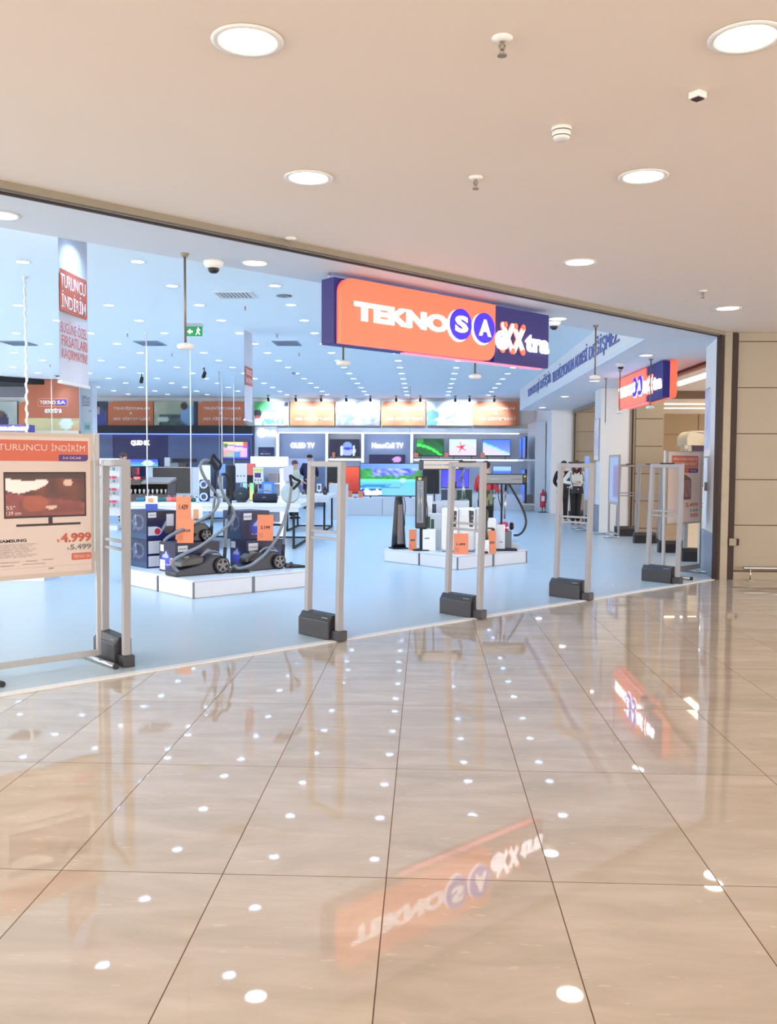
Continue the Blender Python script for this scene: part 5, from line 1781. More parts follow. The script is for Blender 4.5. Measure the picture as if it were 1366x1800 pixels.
platform((-2.55, 9.97), 2, 2, 0.80, ['white plinth module of the vacuum platform, its corner nearest the threshold', 'white plinth module of the vacuum platform beneath the stacked navy cartons',
                                      'white plinth module of the vacuum platform towards the second gate', 'white plinth module at the back of the vacuum platform'], 'vacuum platform modules')
platform((0.46, 13.01), 2, 2, 0.78, ['white plinth module of the heater platform, its corner nearest the threshold', 'white plinth module of the heater platform under the tapered heater',
                                     'white plinth module of the heater platform under the stand base of the horizontal heater', 'white plinth module at the back of the heater platform'], 'heater platform modules')
ZP = 0.206


def pic_carton(u, v, seed=0):
    c = mix((24, 28, 56), (40, 58, 98), vnoise(u * 4 + seed, v * 4))
    for (cx, cz, r) in ((0.35, 0.6, 0.22), (0.66, 0.45, 0.16)):
        d = ((u - cx) ** 2 + ((v - cz) * .9) ** 2) ** .5
        if abs(d - r) < 0.03 and v > 0.3: c = (84, 100, 134)
    if abs(u - .46 - (v - .6) * .1) < .025 and .45 < v < .85: c = (130, 142, 168)
    if v < 0.22: c = mix(c, (30, 90, 130), .5)
    return c


def pic_carton_end(u, v):
    c = mix((34, 26, 44), (30, 40, 110), 1 - v)
    if blob(u, v, .72, .45, .18, .28): c = (96, 84, 80)
    if abs(u - .55 - (v - .4) * .6) < .05 and .2 < v < .75: c = (160, 166, 190)
    return c


def pic_carton_blue(u, v):
    c = mix((28, 24, 60), (60, 80, 226), max(0, 1 - ((u - .6) ** 2 + (v - .4) ** 2) * 7))
    if blob(u, v, .62, .52, .2, .07): c = (176, 186, 226)
    if blob(u, v, .58, .62, .07, .05): c = (196, 200, 230)
    return c


def carton(corner, wx, wy, h, z, label, front_pic, side_pic, stickers=()):
    """box whose corner edge points to the mall; wx runs along the storefront, wy inward"""
    t = thing('product_carton', label, 'carton', (corner[0], corner[1], z), FRONT, 'vacuum cleaner cartons')
    b = MB().box(0, wx, 0, wy, 0, h).build('carton', M_BOXN, t, 0.003)
    picture('printed_picture', b, 0.004, wx - .004, 0.004, h - .004, -0.0015, front_pic, 30, 18)
    s = picture('printed_picture', b, 0.004, wy - .004, 0.004, h - .004, 0, side_pic, 30, 18)
    s.rotation_euler = (0, 0, radians(-90))
    s.location = (-0.0015, wy, 0)
    for (face, x0, x1, z0, z1, m) in stickers:
        q = MB().box(x0, x1, -0.003, -0.0016, z0, z1).build('sticker', m, b)
        if face == 's':
            q.rotation_euler = (0, 0, radians(-90))
            q.location = (0.0, wy, 0)
    return t, b


def flip(f):
    return lambda u, v: f(1 - u, v)


LBL = mat('carton_label', (214, 218, 226), .5)
RDC = mat('red_badge', (200, 50, 70), .5)
# stacked pair at the gate side
cA = (-3.41, 11.10)
t, b = carton(cA, 0.42, 0.60, 0.352, ZP, 'navy vacuum cleaner carton, lower one of the stacked pair', pic_carton_end, flip(lambda u, v: pic_carton(u, v, 3)),
              [('f', .02, .19, .18, .335, LBL), ('f', .02, .2, .02, .15, LBL), ('s', .03, .09, .26, .33, LBL)])
lettering('power pro', .33, .56, .075, .10, -0.002, M_WHITEINK, b, 'lettering', .01, .0005).rotation_euler = (0, 0, radians(-90))
t, b = carton(cA, 0.42, 0.60, 0.352, ZP + .353, 'navy vacuum cleaner carton with a red badge, top one of the stacked pair', pic_carton_end, flip(lambda u, v: pic_carton(u, v, 3)),
              [('f', .02, .13, .27, .335, LBL), ('f', .02, .14, .05, .16, LBL), ('f', .27, .37, .16, .31, LBL), ('s', .03, .09, .26, .33, LBL)])
lettering('PHILIPS', .035, .115, .29, .31, -0.004, M_GREYINK, b, 'lettering', .01, .0005)
MB().lathe([(.052, -.003), (.052, -.005)], (.145, 0, .10), 24, 'y', False).build('badge', LBL, b)
MB().lathe([(.04, -.005), (.04, -.007)], (.145, 0, .10), 24, 'y', False).build('badge', RDC, b)
# single carton before them
cB = (-2.93, 10.65)
t, b = carton(cB, 0.60, 0.385, 0.352, ZP, 'navy vacuum cleaner carton behind the front vacuum cleaner', pic_carton_end, flip(pic_carton_blue),
              [('f', .03, .16, .25, .32, LBL), ('s', .03, .11, .24, .32, LBL), ('s', .02, .14, .02, .14, LBL)])
lettering('PHILIPS', .045, .145, .272, .295, -0.004, M_GREYINK, b, 'lettering', .01, .0005)
q = MB().lathe([(.045, 0), (.045, -.003)], (0, 0, 0), 24, 'y', False).build('badge', LBL, b)
q.rotation_euler = (0, 0, radians(-90)); q.location = (-.0025, .09, .13)
q = MB().lathe([(.034, -.003), (.034, -.005)], (0, 0, 0), 24, 'y', False).build('badge', RDC, b)
q.rotation_euler = (0, 0, radians(-90)); q.location = (-.0025, .09, .13)
# pair behind the second vacuum cleaner
cC = (-2.20, 11.20)
t, b = carton(cC, 0.58, 0.36, 0.34, ZP, 'navy carton with a blue glowing print behind the second vacuum cleaner', pic_carton_blue, flip(pic_carton_blue),
              [('f', .03, .17, .22, .31, LBL), ('s', .02, .12, .24, .32, LBL)])
lettering('PHILIPS', .045, .155, .25, .275, -0.004, M_GREYINK, b, 'lettering', .01, .0005)
cD = (-2.28, 11.30)
t, b = carton(cD, 0.42, 0.42, 0.36, ZP + .342, 'navy carton with a blue print and orange price card, resting on another carton', pic_carton_blue, flip(lambda u, v: pic_carton(u, v, 8)),
              [('f', .03, .15, .25, .335, LBL)])
lettering('PHILIPS', .04, .14, .28, .305, -0.004, M_GREYINK, b, 'lettering', .01, .0005)
lettering('En yüksek emiş', .15, .40, .06, .08, -0.003, M_WHITEINK, b, 'lettering', .01, .0005)

# price cards and leaflets on the platform
def card_px(px0, px1, pyt, pyb, y, rz, label, txt, m=None):
    x0, zt = Q(px0, pyt, y)
    x1, zb = Q(px1, pyb, y)
    return ((x0 + x1) / 2, y), (x1 - x0), zt - zb, zb


for a, b_, pt, pb, y, txt, lab, z in ((308, 334, 873, 912, 11.15, '1.439', 'orange price card on the navy carton, upper one of two', None),
                                   (311, 340, 912, 956, 10.72, '1.929', 'creased orange price card standing on the carton behind the front vacuum cleaner', ZP + .353),
                                   (452, 480, 905, 948, 11.27, '2.199', 'orange price card on the carton behind the second vacuum cleaner', ZP + .343)):
    (cx, cyy), w, h, zb = card_px(a, b_, pt, pb, y, 0, lab, txt)
    if z is not None:
        h = h + (zb - z); zb = z
    if z is None: zb = ZP + .353; h = Q(320, 873, y)[1] - zb
    price_card((cx, cyy, zb), w, h, 0, lab, txt=txt, tz=.70 if z is None else .45)
for a, b_, pt, pb, y, lab, z in ((256, 277, 872, 900, 11.3, 'white and blue leaflet standing on the stacked navy cartons', ZP + .353 * 2), (336, 356, 886, 913, 11.2, 'white and blue leaflet behind the orange price cards', ZP + .353)):
    x0, zt = Q(a, pt, y)
    x1, zb = Q(b_, pb, y)
    t = thing('leaflet', lab, 'leaflet', ((x0 + x1) / 2, y, z + .001), radians(8))
    w = (x1 - x0) / 2
    h = zt - z
    MB().box(-w, w, 0, .004, 0, h).build('sheet', M_PAPER, t)
    MB().box(-w, w, -.002, 0, 0, h * .45).build('blue_block', mat('leaflet_blue', (60, 90, 190), .5), t)
    MB().box(-w * .6, w * .3, -.002, 0, h * .55, h * .85).build('orange_print', mat('leaflet_orange', (214, 160, 120), .5), t)


# ================================================================== VACUUM CLEANERS
def wheel_mesh(t, x, y, r, m_tyre, m_hub):
    MB().lathe([(r * .78, -.022), (r * .97, -.022), (r, -.012), (r, .012), (r * .97, .022), (r * .78, .022), (r * .78, -.022)], (x, y, r), 30, 'y', True, 1.0, caps=False).build('wheel_tyre', m_tyre, t)
    h = MB()
    h.lathe([(r * .22, -.024), (r * .2, -.028)], (x, y, r), 18, 'y', False)
    h.lathe([(r * .80, -.020), (r * .80, -.024), (r * .70, -.024), (r * .70, -.018)], (x, y, r), 26, 'y', False, caps=False)
    for k in range(5):
        a = 2 * pi * k / 5 + .3
        c_, s_ = cos(a), sin(a)
        q = []
        for rr, ww in ((.15, .09), (.74, .085)):
            for sg in (-1, 1):
                q.append((x + r * (rr * c_ - sg * ww * 1.6 * s_), r + r * (rr * s_ + sg * ww * 1.6 * c_)))
        q = [q[0], q[2], q[3], q[1]]
        h.prism(q, y - .024, y - .012)
    MB().lathe([(r * .79, -.008), (r * .79, .018)], (x, y, r), 26, 'y', False).build('wheel_disc', M_BLACK, t)
    h.build('wheel_hub', m_hub, t)


def vacuum(loc, label, hose_px, handle_px, tube_px, head_px, body_len=.58, wheel_r=.098, y_plane=0.0, glossy=True):
    t = thing('vacuum_cleaner', label, 'vacuum cleaner', loc, FRONT, 'canister vacuum cleaners')
    base = Vector(loc)

    def hp(px, py, off=0.0):
        n = Vector((-1, 1, 0)).normalized()
        w = on_plane(px, py, base + n * off, (-1, 1, 0))
        d = w - base
        return (d.x * cos(FRONT) + d.y * sin(FRONT), off, d.z)

    L = body_len
    side = [(-L, .012), (-L + .02, .0), (.05, .0), (.10, .03), (.105, .10), (.07, .16), (.02, .205), (-.06, .225), (-.14, .20), (-.20, .15), (-.30, .115), (-L * .8, .085), (-L, .05)]
    MB().prism(side, .02, .27).build('body', mat('vacuum_body', (46, 46, 54), .3) if glossy else M_BLACK, t, .018)
    MB().prism([(-L * .86, .10), (-.22, .11), (-.2, .20), (-.26, .225), (-L * .70, .20), (-L * .84, .15)], .05, .24).build('dust_bin', mat('smoked_bin', (70, 66, 62), .15), t, .02)
    MB().ball((-.02, .10, .20), .07, .07, .035).build('glossy_cap', mat('gloss_grey', (150, 156, 164), .12, .3), t)
    MB().tube([(-.20, .14, .20), (-.10, .14, .255), (.03, .14, .24), (.08, .14, .17)], .012).build('carry_handle', M_GREYP, t)
    wheel_mesh(t, .0, .0, wheel_r, M_BLACK, mat('hub_grey', (126, 120, 118), .4))
    wheel_mesh(t, .0, .30, wheel_r, M_BLACK, mat('hub_grey'))
    if hose_px:
        MB().tube([hp(*q) for q in hose_px], .019, 12).build('hose', mat('hose_grey', (116, 122, 128), .35, .2), t)
    if handle_px:
        MB().tube([hp(*q) for q in handle_px], .017, 10).build('hose_grip', M_BLACKM, t)
    if tube_px:
        a, b_, c_ = [hp(*q) for q in tube_px]
        MB().rod(a, b_, .017).build('telescopic_tube', M_GREYP, t)
        MB().rod(b_, c_, .021).build('tube_sleeve', M_BLACKM, t)
    if head_px:
        a, b_ = [hp(*q) for q in head_px]
        MB().slab([(a[0], a[1] - .06), (b_[0], a[1] - .13), (b_[0] + .02, a[1] - .10), (b_[0] + .02, a[1] + .10), (b_[0], a[1] + .13), (a[0], a[1] + .06)], .001, .03).build('floor_head', M_BLACKM, t, .008)
        MB().rod((a[0] - .01, a[1] - .03, .035), (a[0] - .01, a[1] + .03, .035), .03).rod((a[0] - .02, a[1], .03), (a[0] + .06, a[1], .06), .018).build('head_joint', M_DGREY, t)
    return t


vacuum((-2.39, 10.69, ZP), 'dark grey canister vacuum cleaner on the plinth corner nearest the threshold',
       [(312, 1004, -.03), (304, 994, -.04), (305, 985, -.04), (327, 972, -.04), (352, 960, -.04), (380, 940, -.04), (397, 927, -.04), (410, 912, -.04), (411, 900, -.04), (404, 887, -.04), (394, 871, -.04), (388, 856, -.04), (385, 843, -.04), (389, 835, -.04)],
       [(389, 835, -.04), (396, 834, -.04), (403, 844, -.04), (407, 860, -.04), (405, 884, -.04), (401, 905, -.04)],
       [(398.5, 912, .0), (396, 962, .0), (394, 988, .0)], [(404, 1003, 0), (428, 1006, 0)], .60)
vacuum((-1.80, 11.22, ZP), 'glossy dark canister vacuum cleaner beside the second security gate',
       [(412, 994, -.03), (420, 999, -.04), (439, 994, -.04), (457, 982, -.04), (472, 967, -.04), (488, 943, -.04), (500, 912, -.04), (508, 884, -.04), (512, 859, -.04), (515, 847, -.04)],
       [(513, 856, -.04), (511, 843, -.05), (510.6, 836, -.05), (519, 842, -.05), (527, 846, -.05), (522, 853, -.05), (515, 860, -.04)],
       [(503, 905, .05), (498.5, 957, .03), (497, 984, .02)], [(506, 995, 0), (526, 998, 0)], .52, .092, True)
vacuum((-2.66, 11.02, ZP + .354), 'dark canister vacuum cleaner resting on the carton, with a tall looped grip',
       [(288, 952, -.02), (296, 944, -.03), (310, 936, -.05), (340, 921, -.05), (367, 906, -.05), (381, 891, -.05), (384, 875, -.05), (371, 856, -.05), (360.5, 841, -.05), (353, 824, -.05), (353, 815, -.05), (359, 809, -.05), (367, 810, -.05)],
       [(366, 810, -.05), (374, 815, -.05), (379, 824, -.05), (385, 824, -.05), (388, 815, -.05), (380, 806, -.05), (375.5, 800, -.05), (373, 808, -.05), (381, 822, -.05), (378, 835, -.05), (378, 872, -.05)],
       [(377.5, 872, .0), (372, 925, .0), (371, 940, .0)], None, .16, .072)

# ================================================================== HEATER PLATFORM
def P_(px, py, y):
    return at_y(px, py, y)


# tapered fan heater
t = thing('tower_heater', 'black tapered tower heater with a grey grille, on the outer corner of the heater platform', 'heater', (-0.41, 14.10, ZP), radians(20))
MB().box(-.13, .13, -.11, .11, 0, .02).build('base', M_BLACKM, t, .008)
tp = MB()
prof = [(.115, .02), (.10, .25), (.082, .5), (.068, .72), (.055, .79), (.03, .82)]
tp.lathe(prof, n=24, sy=.8).build('tapered_body', M_BLACK, t)
MB().add([(-.05, -.084, .08), (.05, -.084, .08), (.035, -.06, .68), (-.035, -.06, .68), (-.05, -.094, .08), (.05, -.094, .08), (.035, -.068, .68), (-.035, -.068, .68)],
         [(4, 5, 6, 7), (0, 3, 2, 1), (0, 1, 5, 4), (1, 2, 6, 5), (2, 3, 7, 6), (3, 0, 4, 7)]).build('grille', mat('heater_grille', (112, 108, 110), .4, .4), t)
MB().tube([(.03, 0, .80), (.09, 0, .76), (.10, -.02, .62), (.085, -.03, .50), (.09, -.02, .36), (.07, 0, .30)], .006).build('power_cable', M_BLACK, t)
# upright infrared heater
t = thing('infrared_heater', 'tall upright infrared heater with a long silver reflector and a yellow badge', 'heater', (-0.06, 13.85, ZP), radians(10))
MB().box(-.13, .12, -.12, .14, 0, .018).build('base', M_BLACKM, t, .006)
MB().box(-.02, .07, -.03, .05, .018, .5).build('lower_column', M_BLACKM, t, .01)
MB().box(-.095, .075, -.045, .035, .33, 1.12).build('housing', M_BLACK, t, .02)
MB().box(-.078, .02, -.052, -.045, .42, 1.05).build('reflector', mat('reflector', (140, 144, 146), .45, .35), t)
for x in (-.05, -.015):
    MB().rod((x, -.062, .44), (x, -.062, 1.03), .007).build('heating_tube', M_SILVER, t)
MB().box(-.062, -.015, -.056, -.045, 1.06, 1.10).build('yellow_badge', mat('badge_yellow', (206, 200, 90), .4), t)
MB().tube([(.05, .04, .9), (.10, .03, .6), (.08, .03, .3), (.10, 0, .1)], .007).build('power_cable', M_BLACK, t)


def bar_heater(px0, px1, py, y, ln, label, body, end, pole_px):
    c = P_((px0 + px1) / 2, py, y)
    pole = P_(pole_px, py, y)
    t = thing('infrared_heater', label, 'heater', (pole.x, y, ZP), 0)
    x0, x1 = P_(px0, py, y).x - pole.x, P_(px1, py, y).x - pole.x
    zc = c.z - ZP
    MB().box(x0 + .06, x1 - .06, -.05, .06, zc - .08, zc + .08).build('housing', end, t, .01)
    MB().box(x0 + .08, x1 - .08, -.058, -.05, zc - .062, zc + .062).build('reflector', body, t)
    MB().rod((x0 + .09, -.07, zc), (x1 - .09, -.07, zc), .009).build('heating_tube', M_SILVER, t)
    for (a, b_) in ((x0, x0 + .075), (x1 - .075, x1)):
        MB().box(a, b_, -.055, .065, zc - .085, zc + .085).build('end_cap', end, t, .03)
    MB().box(x1 - .055, x1 - .03, -.062, -.05, zc + .03, zc + .055).build('badge', mat('badge_yellow'), t)
    MB().rod((0, 0, .03), (0, 0, zc - .07), .012).build('stand_pole', M_BLACKM, t)
    MB().box(-.16, .24, -.10, .10, 0, .03).build('base', M_BLACKM, t, .008)
    return t, zc


t, zc = bar_heater(843, 927, 842, 13.95, .72, 'long horizontal infrared heater on a stand over the red vacuum cleaner', mat('reflector'), M_BLACK, 882)
for dx in (-.06, .0):
    MB().tube([(dx, .02, zc - .08), (dx + .02, .02, zc - .3), (.012, .01, zc - .5), (.008, .01, zc - .75)], .007).build('power_cable', M_BLACK, t)
t, zc = bar_heater(736, 815, 817, 14.6, .70, 'long horizontal infrared heater with a beige reflector behind the security gate', mat('beige_reflector', (196, 184, 172), .35, .3), M_DGREY, 764)

# red cyclone vacuum cleaner with black hose
base = Vector((1.22, 14.15, ZP))
t = thing('vacuum_cleaner', 'red and black cyclone vacuum cleaner with a silver tube and arching black hose', 'vacuum cleaner', base)


def rp(px, py, off=0.0):
    w = P_(px, py, base.y + off)
    return (w.x - base.x, off, w.z - base.z)


c = rp(888, 927)
MB().lathe([(.07, -.10), (.085, -.06), (.09, .0), (.075, .04)], c, 22, 'x').build('red_motor', mat('raspberry'), t)
MB().box(c[0] - .05, c[0] + .10, -.06, .07, 0, c[2] - .05).build('dust_bin', M_GREYP, t, .02)
for dx in (-.012, .028):
    MB().ball((c[0] + dx, -.088, c[2]), .012, .006, .012).build('indicator_light', M_LETW, t)
MB().lathe([(.05, .0), (.065, .03), (.045, .06)], (c[0] + .07, 0, c[2] + .02), 20, 'x').build('cyclone_cap', M_BLACK, t)
MB().rod(rp(887, 912), rp(889, 862), .014).build('telescopic_tube', M_SILVER, t)
MB().rod(rp(889, 862), rp(890, 848), .018).build('tube_sleeve', M_BLACK, t)
MB().tube([rp(895, 851), rp(905, 868), rp(916, 888), (rp(923, 905)), rp(925, 920), rp(920, 933), rp(912, 940), rp(903, 941)], .017, 10).build('hose', M_BLACK, t)
MB().box(.02, .22, -.05, .07, 0, .10).build('nozzle', mat('clear_grey', (190, 198, 204), .3), t, .02)


# white appliances: two upright coolers in front
def cooler(px0, px1, pyt, y, label, panel=True):
    a, b_ = P_(px0, pyt, y), P_(px1, pyt, y)
    t = thing('air_cooler', label, 'air cooler', ((a.x + b_.x) / 2, y, ZP), 0, 'white air coolers on the heater platform')
    w, h = (b_.x - a.x) / 2, a.z - ZP
    MB().box(-w, w, 0, .3, .02, h).build('cabinet', M_WPLAST, t, .03)
    MB().box(-w * .9, w * .9, .02, .28, 0, .02).build('base', M_GREYP, t)
    if panel:
        pm = MB().prism([(w * .30, h * .58), (w * .72, h * .57), (w * .80, h * .93), (w * .22, h * .95)], -.006, 0).build('control_panel', M_BLACK, t)
        for z in (h * .72, h * .82):
            MB().ball((w * .62, -.008, z), .009, .005, .012).build('knob', M_ALU, pm)
    s = MB()
    for k in range(7):
        s.box(-w * .75, w * .15, -.003, 0, h * (.50 + .05 * k), h * (.50 + .05 * k) + .008)
    s.build('slats', M_LAM, t)
    return t


cooler(777, 806, 893, 13.55, 'white upright cooler with a black control panel, beside the gate post')
cooler(806, 836, 893, 13.62, 'white upright cooler with a black control panel, half hidden by the gate post')
cooler(836, 853, 893, 13.75, 'narrow pale green grey air cooler beside the black stick blender', False)
# stack of white cartons on the other side
zc = ZP
for i, (px0, px1, pyt, y, c, lab) in enumerate([(743, 766, 931, 13.75, M_PAPER, 'white carton with small writing at the foot of the heater platform stack'), (746, 776, 903, 14.0, M_LAM, 'white carton with a green picture on the heater platform'),
                                             (750, 760, 872, 14.3, M_PAPER, 'tall white carton behind the upright infrared heater'), (758, 778, 882, 14.45, M_LAM, 'white carton beside the dark display box'),
                                             (777, 825, 880, 14.6, M_LAM, 'wide white carton under the grey tower on the heater platform')]):
    a, b_ = P_(px0, pyt, y), P_(px1, pyt, y)
    t = thing('white_carton', lab, 'carton', (a.x, y, ZP), 0, 'white cartons on the heater platform')
    h = a.z - ZP
    b2 = MB().box(0, b_.x - a.x, 0, .22, 0, h).build('carton', c, t, .004)
    if i == 0:
        lettering('699', .03, .10, h * .55, h * .63, -.001, M_INK, b2, 'lettering', .02, .0005)
    if i == 1:
        MB().box(.03, .09, -.002, 0, h * .60, h * .92).box(.10, .15, -.002, 0, h * .55, h * .85).build('printed_picture', mat('forest_print', (60, 86, 66), .5), b2)
        MB().box(.05, .13, -.002, 0, h * .25, h * .29).build('printed_bar', M_INK, b2)
    if i == 3:
        MB().box(.01, .08, -.002, 0, h * .70, h * .95).build('printed_picture', mat('slate_print', (60, 70, 90), .5), b2)
for px0, px1, pyt, y, m_, lab in ((776, 790, 861, 15.0, mat('dusk_print', (70, 76, 96), .5), 'dark printed box behind the grey tower'), (800, 812, 862, 15.0, mat('forest_print'), 'dark green printed box behind the white carton'), (814, 830, 861, 15.1, mat('forest_print'), 'dark green box half behind the gate post')):
    a, b_ = P_(px0, pyt, y), P_(px1, pyt, y)
    tag(MB().box(a.x, b_.x, y, y + .15, ZP, a.z).build('product_box', m_), lab, 'box')
# grey tower on the wide carton
a, b_ = P_(787, 858, 14.7), P_(803, 858, 14.7)
zt = P_(800, 880, 14.6).z
t = thing('air_purifier', 'grey cylindrical air purifier with a black top standing above the white coolers', 'air purifier', ((a.x + b_.x) / 2, 14.72, zt + .001))
r = (b_.x - a.x) / 2
MB().lathe([(r, 0), (r * 1.02, .05), (r, a.z - zt)], n=26).build('body', mat('tower_grey', (140, 148, 160), .4), t)
top = P_(795, 847, 14.7).z
MB().lathe([(r * 1.02, a.z - zt), (r * 1.04, top - zt)], n=26).build('top_grille', M_BLACK, t)
# silver stick fan
q = P_(813, 880, 14.95)
t = thing('stick_fan', 'thin silver stick appliance with a tilted head above the wide white carton', 'fan', (q.x, 14.7, zt + .001))
MB().rod((0, 0, 0), (-.01, 0, .36), .012).rod((.04, 0, 0), (-.01, 0, .36), .012).build('support', M_SILVER, t)
MB().rod((-.06, 0, .30), (.02, 0, .54), .022).build('tilted_head', M_GREYP, t)
MB().box(-.05, .08, -.05, .05, 0, .02).build('base', M_GREYP, t)
# camouflage box
a, b_ = P_(842, 862, 14.7), P_(867, 862, 14.7)
t = thing('camouflage_box', 'dark green camouflage box behind the horizontal heater stand', 'box', (a.x, 14.7, ZP))
MB().box(0, b_.x - a.x, 0, .22, 0, a.z - ZP - .25).build('dark_base', M_BLACKM, t)
camo = MB().box(0, b_.x - a.x, -.01, .22, a.z - ZP - .25, a.z - ZP).build('carton', mat('camouflage_dark', (54, 66, 52), .6, noise=.4, scale=22), t)
picture('printed_picture', camo, 0.005, b_.x - a.x - .005, a.z - ZP - .245, a.z - ZP - .005, -.012, lambda u, v: mix((40, 52, 44), (120, 132, 100), 1 if vnoise(u * 7, v * 3) > .62 else 0), 18, 16)
# blender and coffee maker
q = P_(854, 926, 13.6)
t = thing('stick_blender', 'slim black and olive stick blender standing before the coffee maker', 'blender', (q.x, 13.45, ZP))
MB().lathe([(.014, .0), (.03, .01), (.03, .05), (.016, .08), (.015, .26), (.024, .30), (.028, .38), (.02, .44)], (0, 0, .20), 18).build('blender_body', mat('olive_black', (54, 62, 50), .4), t)
MB().box(-.04, .04, -.03, .03, 0, .2).build('box_stand', M_PAPER, t)
q = P_(864, 911, 13.75)
t = thing('coffee_maker', 'white coffee maker with a black filter slot and clear jug', 'coffee maker', (q.x, 13.75, ZP))
h = q.z - ZP
MB().box(-.06, .07, 0, .14, h * .55, h).build('upper_housing', M_WPLAST, t, .02)
MB().box(-.055, .03, -.004, .0, h * .68, h * .72).box(.0, .05, -.03, .0, h * .58, h * .70).build('filter_slot', M_BLACK, t)
MB().box(-.05, .06, .06, .14, 0, h * .55).build('column', M_GREYP, t)
MB().lathe([(.045, .10), (.05, .2), (.035, h * .5)], (0, 0, 0), 20).build('jug', mat('clear_grey'), t)
MB().box(-.06, .07, -.06, .14, 0, .05).build('base', M_WPLAST, t, .01)
q = P_(853, 957, 13.3)
t = thing('round_lamp', 'small white round appliance on a black foot beside the pink orange card', 'appliance', (q.x, 13.42, ZP))
MB().ball((0, 0, .085), .05, .035, .055).build('round_body', M_WPLAST, t)
MB().box(-.045, .05, -.03, .03, 0, .035).build('foot', M_BLACK, t, .006)
# orange cards of this platform
for a, b_, pt, pb, y, txt, lab in ((719, 732, 931, 965, 13.85, '899', 'dark orange price card between the two upright heaters'), (798, 823, 938, 976, 13.30, '1.499', 'orange price card standing before the white coolers'),
                                (858, 872, 933, 971, 13.42, '299', 'narrow pink orange price card before the coffee maker')):
    x0, zt_ = Q(a, pt, y)
    x1, _ = Q(b_, pb, y)
    price_card(((x0 + x1) / 2, y, ZP), x1 - x0, zt_ - ZP, 0, lab, txt=txt)
for a, b_, pt, y, lab in ((836, 847, 937, 13.5, 'white price sheet beside the pale cooler'), (873, 888, 922, 13.9, 'clear grey sheet behind the pink orange card')):
    x0, zt_ = Q(a, pt, y)
    x1, _ = Q(b_, pt, y)
    t = thing('price_sheet', lab, 'sheet', ((x0 + x1) / 2, y, ZP))
    c = MB().box(-(x1 - x0) / 2, (x1 - x0) / 2, 0, .008, 0, zt_ - ZP).build('sheet', M_PAPER, t)
    lettering('249', -.02, .03, .12, .14, -.001, M_INK, c, 'lettering', .02, .0005)

# ================================================================== PEOPLE
def skin_body(name, m, verts, edges, radii, parent, root=0, sub=2):
    me = bpy.data.meshes.new(name)
    me.from_pydata(verts, edges, [])
    o = bpy.data.objects.new(name, me)
    COL.objects.link(o)
    me.materials.append(m)
    if parent: o.parent = parent
    o.modifiers.new('skin', 'SKIN').use_smooth_shade = True
    if not me.skin_vertices:
        pass
    sv = me.skin_vertices[0].data
    for i, r in enumerate(radii):
        sv[i].radius = r if isinstance(r, tuple) else (r, r)
        sv[i].use_root = (i == root)
    s = o.modifiers.new('smooth', 'SUBSURF')
    s.levels = sub
    s.render_levels = sub
    return o


